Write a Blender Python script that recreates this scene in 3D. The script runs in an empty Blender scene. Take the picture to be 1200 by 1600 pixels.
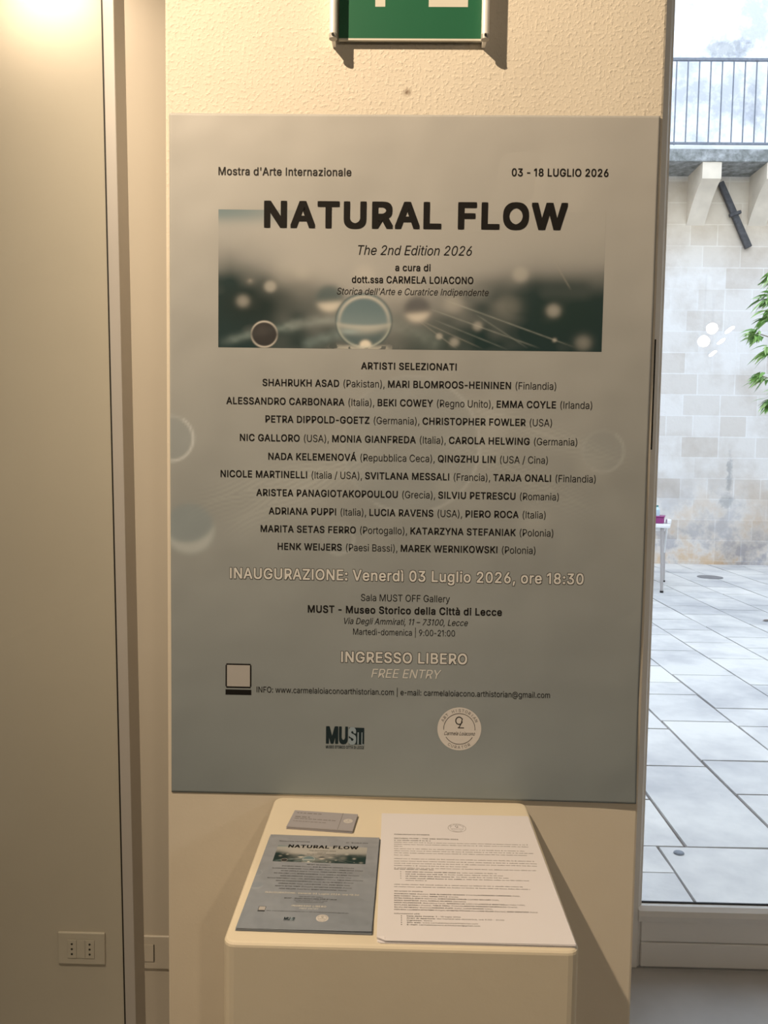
import bpy, bmesh, math, random
import numpy as np
from mathutils.geometry import tessellate_polygon
from mathutils import Vector, Matrix, Euler
random.seed(7)
SC = bpy.context.scene
COL = SC.collection

# ------------------------------------------------------------------ camera, world, light, exposure
# x right, y away from the camera, z up; the poster's bottom edge is z = 0, the floor z = -1
FLOOR, CEIL = -1.0, 2.15
cd = bpy.data.cameras.new('camera')
cam = bpy.data.objects.new('camera', cd); COL.objects.link(cam)
cd.sensor_fit = 'VERTICAL'; cd.sensor_height = 24.0; cd.lens = 24.0*1210.77/1600.0
cd.clip_start = 0.02
right = Vector((0.99971858, 0.01880055, 0.01446731))
up = Vector((-0.01566297, 0.06508925, 0.99775651))
fw = Vector((-0.0178167, 0.99770232, -0.0653654))
M = Matrix.Identity(4)
for i in range(3):
    M[i][0], M[i][1], M[i][2] = right[i], up[i], -fw[i]
M.translation = Vector((-0.0132, -1.1417, 0.5060))
cam.matrix_world = M
SC.camera = cam

world = bpy.data.worlds.new('sky'); SC.world = world; world.use_nodes = True
bg = world.node_tree.nodes['Background']
bg.inputs[0].default_value = (0.79, 0.87, 1.0, 1.0)
bg.inputs[1].default_value = 2.85

SC.view_settings.view_transform = 'Standard'
SC.view_settings.look = 'None'
SC.view_settings.gamma = 1.0
SC.view_settings.use_curve_mapping = False
SC.view_settings.exposure = 0.0

WARM = (1.0, 0.78, 0.545)
def lamp(kind, name, loc, power, color, radius, target=None, size=None, blend=0.5, parent=None):
    ld = bpy.data.lights.new(name, kind); ld.energy = power; ld.color = color; ld.shadow_soft_size = radius
    o = bpy.data.objects.new(name, ld); COL.objects.link(o); o.location = loc
    if target is not None:
        o.rotation_euler = (Vector(target)-Vector(loc)).to_track_quat('-Z', 'Y').to_euler()
    if kind == 'SPOT':
        ld.spot_size = size; ld.spot_blend = blend
    return o
KEY_POS, KEY_AIM, KEY_POWER = (-0.86, -0.93, 1.93), (0.0, 0.0, 0.75), 172.0
GLOW_POS, GLOW_AIM, GLOW_POWER = (-0.60, 0.31, 1.56), (-0.60, 0.45, 0.3), 6.0
WASH_POS, WASH_AIM, WASH_POWER = (-0.84, 0.58, 1.70), (-0.84, 0.70, 0.4), 13.0

# ------------------------------------------------------------------ helpers
def tag(o, label=None, cat=None, group=None, kind=None):
    if label: o['label'] = label
    if cat: o['category'] = cat
    if group: o['group'] = group
    if kind: o['kind'] = kind
    return o
def empty(name, loc=(0, 0, 0), rot=(0, 0, 0), label=None, cat=None, group=None):
    o = bpy.data.objects.new(name, None); COL.objects.link(o); o.empty_display_size = 0.05
    o.location = loc; o.rotation_euler = rot
    return tag(o, label, cat, group)
def obj(name, geo, mat, parent=None, smooth=False, loc=None, rot=None):
    me = bpy.data.meshes.new(name)
    if isinstance(geo, bmesh.types.BMesh):
        geo.to_mesh(me); geo.free()
    else:
        me.from_pydata(geo[0], [], geo[1])
    if smooth:
        for p in me.polygons: p.use_smooth = True
    me.materials.append(mat); me.update()
    o = bpy.data.objects.new(name, me); COL.objects.link(o)
    if parent: o.parent = parent
    if loc: o.location = loc
    if rot: o.rotation_euler = rot
    return o
def link_mesh(name, me, mat, parent):
    me.materials.clear(); me.materials.append(mat)
    o = bpy.data.objects.new(name, me); COL.objects.link(o); o.parent = parent
    return o
def copy_tree(o, parent=None):
    c = o.copy(); COL.objects.link(c)
    if parent: c.parent = parent
    for ch in list(o.children): copy_tree(ch, c)
    return c
def add_box(bm, a, b, bevel=0.0, seg=2):
    r = bmesh.ops.create_cube(bm, size=1.0)
    vs = r['verts']
    for v in vs:
        v.co = Vector([a[i]+(v.co[i]+0.5)*(b[i]-a[i]) for i in range(3)])
    if bevel > 0:
        es = list({e for v in vs for e in v.link_edges})
        bmesh.ops.bevel(bm, geom=es, offset=bevel, segments=seg, profile=0.5, affect='EDGES')
    return bm
def box(a, b, bevel=0.0, seg=2):
    return add_box(bmesh.new(), a, b, bevel, seg)
def add_tube(bm, p, q, r0, r1=None, n=16, cap=True):
    p, q = Vector(p), Vector(q); r1 = r0 if r1 is None else r1
    d = q-p
    m = Matrix.Translation((p+q)/2) @ d.to_track_quat('Z', 'Y').to_matrix().to_4x4()
    bmesh.ops.create_cone(bm, cap_ends=cap, segments=n, radius1=r0, radius2=r1, depth=d.length, matrix=m)
    return bm
def tube(p, q, r0, r1=None, n=16):
    return add_tube(bmesh.new(), p, q, r0, r1, n)
def prism(pts, axis, a, b):
    """extrude a 2-D outline along an axis ('x': pts are (y,z); 'y': (x,z); 'z': (x,y))"""
    def v(p, t):
        return {'x': (t, p[0], p[1]), 'y': (p[0], t, p[1]), 'z': (p[0], p[1], t)}[axis]
    n = len(pts)
    vs = [v(p, a) for p in pts]+[v(p, b) for p in pts]
    fs = [tuple(range(n)), tuple(range(2*n-1, n-1, -1))]+[(i, i+n, (i+1) % n+n, (i+1) % n) for i in range(n)]
    bm = bmesh.new(); bv = [bm.verts.new(p) for p in vs]
    for f in fs: bm.faces.new([bv[i] for i in f])
    bmesh.ops.recalc_face_normals(bm, faces=bm.faces)
    return bm

# ------------------------------------------------------------------ materials
class NT:
    def __init__(self, name):
        self.m = bpy.data.materials.new(name); self.m.use_nodes = True
        self.t = self.m.node_tree; self.n = self.t.nodes; self.l = self.t.links
        self.p = self.n['Principled BSDF']
    def new(self, t, **kw):
        n = self.n.new(t)
        for k, v in kw.items(): setattr(n, k, v)
        return n
    def coord(self, out='Object', scale=(1, 1, 1), loc=(0, 0, 0)):
        tc = self.new('ShaderNodeTexCoord'); mp = self.new('ShaderNodeMapping')
        mp.inputs['Scale'].default_value = scale; mp.inputs['Location'].default_value = loc
        self.l.new(tc.outputs[out], mp.inputs[0]); return mp.outputs[0]
    def noise(self, vec, scale, detail=4, rough=0.55):
        n = self.new('ShaderNodeTexNoise'); n.inputs['Scale'].default_value = scale
        n.inputs['Detail'].default_value = detail; n.inputs['Roughness'].default_value = rough
        if vec is not None: self.l.new(vec, n.inputs['Vector'])
        return n.outputs['Fac']
    def ramp(self, fac, stops):
        r = self.new('ShaderNodeValToRGB'); cr = r.color_ramp
        while len(cr.elements) > 1: cr.elements.remove(cr.elements[-1])
        cr.elements[0].position = stops[0][0]; cr.elements[0].color = (*stops[0][1], 1)
        for p, c in stops[1:]:
            e = cr.elements.new(p); e.color = (*c, 1)
        self.l.new(fac, r.inputs[0]); return r.outputs[0]
    def mix(self, fac, a, b, mode='MIX'):
        n = self.new('ShaderNodeMix', data_type='RGBA', blend_type=mode)
        for i, v in ((0, fac), (6, a), (7, b)):
            if isinstance(v, (float, int)): n.inputs[i].default_value = v
            elif isinstance(v, tuple): n.inputs[i].default_value = (*v, 1)
            else: self.l.new(v, n.inputs[i])
        return n.outputs[2]
    def math(self, op, a, b=0.0):
        n = self.new('ShaderNodeMath', operation=op)
        for i, v in ((0, a), (1, b)):
            if isinstance(v, (float, int)): n.inputs[i].default_value = v
            else: self.l.new(v, n.inputs[i])
        return n.outputs[0]
    def bump(self, h, strength, dist, prev=None):
        b = self.new('ShaderNodeBump'); b.inputs['Strength'].default_value = strength; b.inputs['Distance'].default_value = dist
        self.l.new(h, b.inputs['Height'])
        if prev is not None: self.l.new(prev, b.inputs['Normal'])
        return b.outputs[0]
    def set(self, color=None, rough=None, metal=None, normal=None, spec=None):
        for k, v in (('Base Color', color), ('Roughness', rough), ('Metallic', metal), ('Normal', normal), ('Specular IOR Level', spec)):
            if v is None: continue
            if isinstance(v, tuple): self.p.inputs[k].default_value = (*v, 1)
            elif isinstance(v, (float, int)): self.p.inputs[k].default_value = v
            else: self.l.new(v, self.p.inputs[k])
        return self.m
def paint(name, c, rough=0.5, var=0.06, scale=6.0, bump=0.0, bscale=200.0, metal=0.0, spec=0.5):
    t = NT(name); v = t.coord()
    c2 = tuple(x*(1-var) for x in c); c1 = tuple(min(1, x*(1+var)) for x in c)
    colr = t.ramp(t.noise(v, scale), [(0.3, c2), (0.7, c1)])
    nm = t.bump(t.noise(v, bscale, 3), bump, 0.001) if bump else None
    return t.set(colr, rough, metal, nm, spec)
def flat(name, c, rough=0.6, spec=0.3, metal=0.0):
    return NT(name).set(c, rough, metal, None, spec)

def plaster_mat():
    t = NT('lumpy_plaster'); v = t.coord()
    base = t.ramp(t.noise(v, 2.2, 5), [(0.3, (0.66, 0.60, 0.50)), (0.7, (0.74, 0.68, 0.57))])
    # small dark nail hole with a smear, above the poster
    hole = t.new('ShaderNodeVectorMath', operation='DISTANCE')
    wob = t.new('ShaderNodeMix', data_type='VECTOR'); wob.inputs[0].default_value = 0.006
    nz = t.new('ShaderNodeTexNoise'); nz.inputs['Scale'].default_value = 160.0; t.l.new(v, nz.inputs['Vector'])
    t.l.new(v, wob.inputs[4]); t.l.new(nz.outputs['Color'], wob.inputs[5])
    t.l.new(wob.outputs[1], hole.inputs[0]); hole.inputs[1].default_value = (-0.009+0.003, 0.003, 1.0285)
    hm = t.ramp(hole.outputs['Value'], [(0.0018, (1, 1, 1)), (0.0052, (0, 0, 0))])
    colr = t.mix(hm, base, (0.16, 0.10, 0.06))
    sz = t.new('ShaderNodeSeparateXYZ'); t.l.new(v, sz.inputs[0])              # rough above, smoothed lower down
    big = t.ramp(t.math('ADD', t.math('MULTIPLY', sz.outputs[2], 0.5), t.math('MULTIPLY', t.noise(v, 3.5, 2), 0.5)), [(0.42, (0.10,)*3), (0.80, (1,)*3)])
    lump = t.ramp(t.noise(v, 200.0, 2, 0.42), [(0.50, (0,)*3), (0.84, (1,)*3)])
    fine = t.noise(v, 480.0, 2)
    n1 = t.bump(t.math('MULTIPLY', lump, big), 0.55, 0.0014)
    n2 = t.bump(t.math('MULTIPLY', fine, big), 0.2, 0.0008, n1)
    wave = t.noise(v, 9.0, 2)
    n3 = t.bump(wave, 0.2, 0.006, n2)
    return t.set(colr, 0.75, 0.0, n3, 0.25)
def limestone_wall():
    t = NT('pale_limestone_ashlar'); tc = t.new('ShaderNodeTexCoord')
    sep = t.new('ShaderNodeSeparateXYZ'); t.l.new(tc.outputs['Object'], sep.inputs[0])
    cmb = t.new('ShaderNodeCombineXYZ'); t.l.new(sep.outputs[0], cmb.inputs[0]); t.l.new(sep.outputs[2], cmb.inputs[1])
    br = t.new('ShaderNodeTexBrick', offset=0.37, squash=0.72, squash_frequency=3, offset_frequency=2)
    t.l.new(cmb.outputs[0], br.inputs['Vector'])
    br.inputs['Scale'].default_value = 1.0; br.inputs['Brick Width'].default_value = 0.56; br.inputs['Row Height'].default_value = 0.315
    br.inputs['Mortar Size'].default_value = 0.009; br.inputs['Mortar Smooth'].default_value = 0.35; br.inputs['Bias'].default_value = 0.0
    br.inputs['Color1'].default_value = (0.61, 0.57, 0.53, 1); br.inputs['Color2'].default_value = (0.73, 0.715, 0.70, 1)
    br.inputs['Mortar'].default_value = (0.735, 0.725, 0.715, 1)
    v = tc.outputs['Object']
    n1 = t.noise(v, 1.7, 6, 0.62)
    dirt = t.ramp(n1, [(0.36, (0.80, 0.76, 0.72)), (0.55, (1, 1, 1))])
    c = t.mix(0.75, br.outputs['Color'], dirt, 'MULTIPLY')
    # ochre and grey wear in the lowest metre and a half
    low = t.ramp(t.math('ADD', t.math('MULTIPLY', sep.outputs[2], 0.42), 0.42), [(0.0, (1,)*3), (0.62, (0,)*3)])
    och = t.ramp(t.noise(v, 2.3, 5, 0.65), [(0.40, (0.52, 0.52, 0.57)), (0.50, (0.90, 0.85, 0.80)), (0.60, (0.84, 0.64, 0.44))])
    c = t.mix(t.math('MULTIPLY', low, 0.95), c, t.mix(1.0, c, och, 'MULTIPLY'))
    bounce_tan = t.ramp(t.math('MULTIPLY', t.math('SUBTRACT', sep.outputs[2], 3.3), 1.0), [(0.0, (1, 1, 1)), (0.8, (0.93, 0.84, 0.70))])  # warm bounce light under the balcony, tinted into the stone colour
    c = t.mix(1.0, c, bounce_tan, 'MULTIPLY')
    # upper storey: whitish lime wash with blue-grey weather stains
    hi = t.ramp(t.math('MULTIPLY', t.math('SUBTRACT', sep.outputs[2], 4.7), 4.0), [(0.0, (0,)*3), (1.0, (1,)*3)])
    st = t.ramp(t.noise(v, 1.9, 7, 0.7), [(0.40, (0.56, 0.58, 0.64)), (0.55, (0.86, 0.87, 0.88))])
    c = t.mix(hi, c, st)
    # dark stains and patches with a shape of their own
    for (x, z, rx, rz, amt) in ((5.02, 0.36, 0.06, 0.34, 0.5), (5.0, -0.02, 0.13, 0.16, 0.42), (5.05, 3.97, 0.05, 0.10, 0.3), (4.72, 6.62, 0.36, 0.20, 0.55), (5.15, 6.0, 0.20, 0.7, 0.3)):
        mp = t.new('ShaderNodeMapping', vector_type='POINT'); t.l.new(v, mp.inputs[0])
        mp.inputs['Location'].default_value = (-x/rx, 0, -z/rz); mp.inputs['Scale'].default_value = (1/rx, 0.0, 1/rz)
        ln = t.new('ShaderNodeVectorMath', operation='LENGTH'); t.l.new(mp.outputs[0], ln.inputs[0])
        d = t.math('ADD', ln.outputs['Value'], t.math('MULTIPLY', t.math('SUBTRACT', t.noise(v, 9.0, 5, 0.7), 0.5), 2.6))
        mk = t.ramp(d, [(0.45, (amt,)*3), (1.0, (0,)*3)])
        c = t.mix(mk, c, (0.20, 0.21, 0.22))
    nb = t.bump(t.noise(v, 14.0, 5), 0.4, 0.02)
    nb2 = t.bump(br.outputs['Fac'], -0.25, 0.01, nb)
    return t.set(c, 0.85, 0.0, nb2, 0.2)
def paving_mat():
    t = NT('worn_pale_paving'); v = t.coord()
    g = t.new('ShaderNodeNewGeometry')
    a = t.ramp(g.outputs['Random Per Island'], [(0.0, (0.64, 0.64, 0.64)), (1.0, (0.76, 0.75, 0.73))])
    s = t.ramp(t.noise(v, 1.6, 6, 0.65), [(0.34, (0.66, 0.67, 0.71)), (0.58, (1, 1, 1))])
    c = t.mix(0.9, a, s, 'MULTIPLY')
    spk = t.ramp(t.noise(v, 22.0, 3), [(0.20, (0.45, 0.43, 0.42)), (0.25, (1, 1, 1))])
    c = t.mix(1.0, c, spk, 'MULTIPLY')
    return t.set(c, 0.6, 0.0, t.bump(t.noise(v, 12.0, 5), 0.3, 0.01), 0.35)
def attr_mat(name, rough=0.5, bump=0.0, spec=0.4):
    t = NT(name); a = t.new('ShaderNodeAttribute'); a.attribute_name = 'print'
    nm = None
    if bump:
        v = t.coord()
        mus = t.ramp(t.noise(v, 5.0, 2, 0.45), [(0.35, (0,)*3), (0.8, (1,)*3)])
        nm = t.bump(mus, bump, 0.02)
    return t.set(a.outputs['Color'], rough, 0.0, nm, spec)
def glass_mat(name, tint=(0.97, 0.985, 0.98)):
    t = NT(name); t.n.remove(t.p)
    out = t.n['Material Output']
    tr = t.new('ShaderNodeBsdfTransparent'); tr.inputs[0].default_value = (*tint, 1)
    gl = t.new('ShaderNodeBsdfGlossy'); gl.inputs['Roughness'].default_value = 0.0
    g = t.new('ShaderNodeNewGeometry'); dt = t.new('ShaderNodeVectorMath', operation='DOT_PRODUCT')
    t.l.new(g.outputs['Incoming'], dt.inputs[0]); t.l.new(g.outputs['Normal'], dt.inputs[1])
    c = t.math('SUBTRACT', 1.0, t.math('ABSOLUTE', dt.outputs['Value']))
    fr = t.math('ADD', t.math('MULTIPLY', t.math('POWER', c, 5.0), 0.9), 0.035)
    mx = t.new('ShaderNodeMixShader')
    t.l.new(fr, mx.inputs[0]); t.l.new(tr.outputs[0], mx.inputs[1]); t.l.new(gl.outputs[0], mx.inputs[2])
    t.l.new(mx.outputs[0], out.inputs[0]); return t.m
def emit_mat(name, c, s):
    t = NT(name); t.p.inputs['Emission Color'].default_value = (*c, 1); t.p.inputs['Emission Strength'].default_value = s
    return t.set((0.8, 0.8, 0.8), 0.4)

PLASTER = plaster_mat()
WALLP = paint('cream_wall_paint', (0.58, 0.535, 0.475), 0.7, 0.05, 1.2, 0.15, 60, spec=0.2)
ROOMP = paint('room_wall_paint', (0.60, 0.54, 0.45), 0.8, 0.04, 2.0)
CEILP = paint('ceiling_paint', (0.72, 0.68, 0.60), 0.8, 0.03, 2.0)
FLOORM = paint('polished_stone_floor', (0.50, 0.49, 0.48), 0.25, 0.14, 2.5, 0.05, 20)
PLINTHM = paint('cream_plinth_paint', (0.74, 0.67, 0.53), 0.55, 0.03, 5.0, 0.22, 90, spec=0.3)
DOORW = paint('white_lacquer', (0.78, 0.77, 0.75), 0.35, 0.03, 3.0)
GREYFR = paint('grey_metal_frame', (0.42, 0.41, 0.40), 0.4, 0.03, 4.0)
BLACK = flat('black_rubber', (0.012, 0.011, 0.010), 0.6)
GLASS = glass_mat('clear_glass')
ALU = paint('white_aluminium', (0.82, 0.81, 0.78), 0.35, 0.03, 40.0, metal=0.1)
IRON = paint('rusted_dark_iron', (0.055, 0.055, 0.06), 0.7, 0.4, 22.0, 0.5, 80)
RAILM = paint('grey_iron_railing', (0.16, 0.18, 0.22), 0.6, 0.2, 20.0)
PLATEM = paint('cream_plastic_plate', (0.58, 0.535, 0.475), 0.35, 0.02, 10.0)

# ------------------------------------------------------------------ room shell
def struct(name, geo, mat, parent=None):
    o = obj(name, geo, mat, parent)
    if parent is None: o['kind'] = 'structure'
    return o
PX0, PX1 = -0.3565, 0.3555
struct('floor', box((-3.2, -6.6, -1.12), (5.2, 1.16, FLOOR)), FLOORM)
struct('ceiling', box((-3.2, -6.6, CEIL), (5.2, 1.4, CEIL+0.15)), CEILP)
struct('wall_pillar', box((PX0, 0.0, FLOOR), (PX1, 1.03, CEIL), 0.004, 2), PLASTER)
struct('wall_left', box((-3.2, 0.72, FLOOR), (PX0, 0.95, CEIL)), WALLP)
struct('wall_left_side', box((-3.35, -6.6, FLOOR), (-3.2, 0.95, CEIL)), ROOMP)
struct('wall_back', box((-3.2, -6.75, FLOOR), (5.2, -6.6, CEIL)), ROOMP)
struct('wall_right_side', box((5.2, -6.6, FLOOR), (5.35, 1.4, CEIL)), ROOMP)
struct('wall_right', box((1.95, 0.0, FLOOR), (5.2, 1.4, CEIL)), PLASTER)
struct('wall_lintel', box((PX1, 1.03, 2.0), (1.95, 1.4, CEIL)), PLASTER)
struct('wall_jamb', box((PX0-0.2, 1.03, FLOOR), (0.60, 1.4, CEIL)), PLASTER)

# glazed door to the courtyard
DY = 1.098
door = empty('door_1', (0, 0, 0)); door['kind'] = 'structure'
bm = bmesh.new()
prof = [(0.60, DY+0.062), (0.60, DY), (0.7215, DY), (0.7265, DY+0.006), (0.7335, DY+0.010), (0.7335, DY+0.024), (0.718, DY+0.026), (0.718, DY+0.062)]
obj('stile', prism(prof, 'z', -0.995, 1.98), DOORW, door)
obj('stile', box((1.80, DY, -0.995), (1.93, DY+0.062, 1.98), 0.004), DOORW, door)
obj('top_rail', box((0.735, DY, 1.88), (1.80, DY+0.062, 1.98), 0.004), DOORW, door)
obj('bottom_rail', box((0.7335, DY+0.002, -0.915), (1.80, DY+0.062, -0.850), 0.003), DOORW, door)
obj('kick_rail', box((0.7335, DY, -0.992), (1.80, DY+0.062, -0.9175), 0.003), DOORW, door)
pr = [(DY-0.004, -0.850), (DY-0.008, -0.832), (DY-0.006, -0.816), (DY+0.006, -0.806), (DY+0.024, -0.804), (DY+0.024, -0.850)]
obj('glazing_bead', prism(pr, 'x', 0.722, 1.80), DOORW, door)
obj('glazing_seal', box((0.7335, DY+0.018, -0.805), (1.80, DY+0.0245, -0.8015)), BLACK, door)
obj('glass', box((0.715, DY+0.0245, -0.86), (1.81, DY+0.0246, 1.89)), GLASS, door)
obj('lock_slot', box((0.7065, DY-0.0015, 0.55), (0.7115, DY+0.001, 0.862)), BLACK, door)
struct('trim_1', box((0.58, 1.10, -1.06), (1.95, 1.42, -0.999)), paint('stone_sill', (0.55, 0.54, 0.52), 0.5, 0.1, 6))

# glass leaf standing open in the left recess
leaf = empty('door_2', (-0.5665, 0.40, -0.70), (0, math.radians(-0.84), 0)); leaf['kind'] = 'structure'
obj('stile', box((-0.0005, 0.0, -0.28), (0.0215, 0.062, 2.7), 0.0015), GREYFR, leaf)
obj('stile', box((-0.93, 0.0, -0.28), (-0.90, 0.062, 2.7), 0.0015), GREYFR, leaf)
obj('gasket', box((-0.0045, 0.004, -0.28), (-0.0005, 0.03, 2.7)), BLACK, leaf)
obj('glass', box((-0.90, 0.015, -0.28), (-0.0045, 0.0151, 2.7)), GLASS, leaf)

# ------------------------------------------------------------------ lamps of the room
def spotlight(loc, target, label, group=None, em=None, length=0.13, r=0.035):
    d = (Vector(target)-Vector(loc)).normalized()
    root = empty('track_spotlight', loc, (0, 0, 0), label, 'spotlight', group)
    rot = d.to_track_quat('-Z', 'Y').to_euler()
    b = bmesh.new(); add_tube(b, (0, 0, 0.012), (0, 0, length), r, r, 24); add_tube(b, (0, 0, length), (0, 0, length+0.02), r, r*0.6, 24)
    obj('housing', b, BLACK, root, rot=rot)
    obj('lens', tube((0, 0, 0.004), (0, 0, 0.011), r*0.92, r*0.92, 24), em, root, rot=rot)
    back = -d*(length*0.6)
    obj('arm', tube(back, (back.x, back.y, CEIL-loc[2]-0.02), 0.006, 0.006, 8), BLACK, root)
    return root
LENS = emit_mat('lit_lamp_lens', (1.0, 0.86, 0.66), 6.0)
LENS_T = emit_mat('lit_bright_lens', (1.0, 0.95, 0.88), 130.0)
def with_light(pos, aim, power, size, radius, label, name):
    d = (Vector(aim)-Vector(pos)).normalized()
    back = Vector(pos)-d*0.03
    root = spotlight(tuple(back), aim, label, None, LENS)
    L = lamp('SPOT', name, tuple(d*0.03), power, WARM, radius, tuple(d*1.03), size, 1.0)
    L.parent = root
    return root
with_light(KEY_POS, KEY_AIM, KEY_POWER, math.radians(104), 0.016, 'black track spotlight under the ceiling aimed at the poster pillar', 'key_light')
with_light(WASH_POS, WASH_AIM, WASH_POWER, math.radians(165), 0.03, 'black spotlight high in the left recess beside the pillar', 'wash_light')
with_light((0.9, -3.6, 1.9), (0.1, -1.0, -0.9), 44.0, math.radians(150), 0.05, 'added fill lamp behind the visitor, shaped as a black track spotlight', 'room_fill_light')  # unseen lamp added as general warm fill for the room
with_light(GLOW_POS, GLOW_AIM, GLOW_POWER, math.radians(160), 0.02, 'black spotlight just above the top of the glass leaf frame', 'glow_light')
for (p, nrm, r, ln, lab) in [
        ((3.215-.394*.7, -4.818+.7, 1.93-.174*.7), (-0.38, 1, -0.2), 0.055, 0.12, 'upper round-faced spotlight of the two turned to the glass door'),
        ((3.135-.384*1.5, -4.818+1.5, 1.798-.158*1.5), (-0.38, 1, -0.2), 0.050, 0.12, 'lower round-faced spotlight of the two turned to the glass door'),
        ((3.401+.416*.5, -4.818-.5, 1.912+.171*.5), (0.5, 0.38, -0.85), 0.060, 0.035, 'highest of the three spotlights tilted down at the back of the room'),
        ((3.32, -4.818, 1.793), (0.5, 0.38, -0.85), 0.046, 0.035, 'middle of the three spotlights tilted down at the back of the room'),
        ((3.24-.397*.5, -4.818+.5, 1.667-.142*.5), (0.5, 0.38, -0.85), 0.042, 0.035, 'lowest of the three spotlights tilted down at the back of the room')]:
    spotlight(p, tuple(Vector(p)+Vector(nrm)), lab, 'spotlights at the back of the room', LENS_T, ln, r)

# ------------------------------------------------------------------ plinth
PZ = -0.004
bm = box((-0.192, -0.358, FLOOR), (0.186, -0.0005, PZ))
vert = [e for e in bm.edges if abs((e.verts[0].co-e.verts[1].co).z) > 0.5]
bmesh.ops.bevel(bm, geom=vert, offset=0.013, segments=4, profile=0.5, affect='EDGES')
tope = [e for e in bm.edges if all(abs(v.co.z-PZ) < 1e-5 for v in e.verts)]
bmesh.ops.bevel(bm, geom=tope, offset=0.0045, segments=3, profile=0.5, affect='EDGES')
pl = obj('display_plinth', bm, PLINTHM)
tag(pl, 'cream painted box plinth with rounded corners standing in front of the pillar under the poster', 'plinth')

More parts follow.
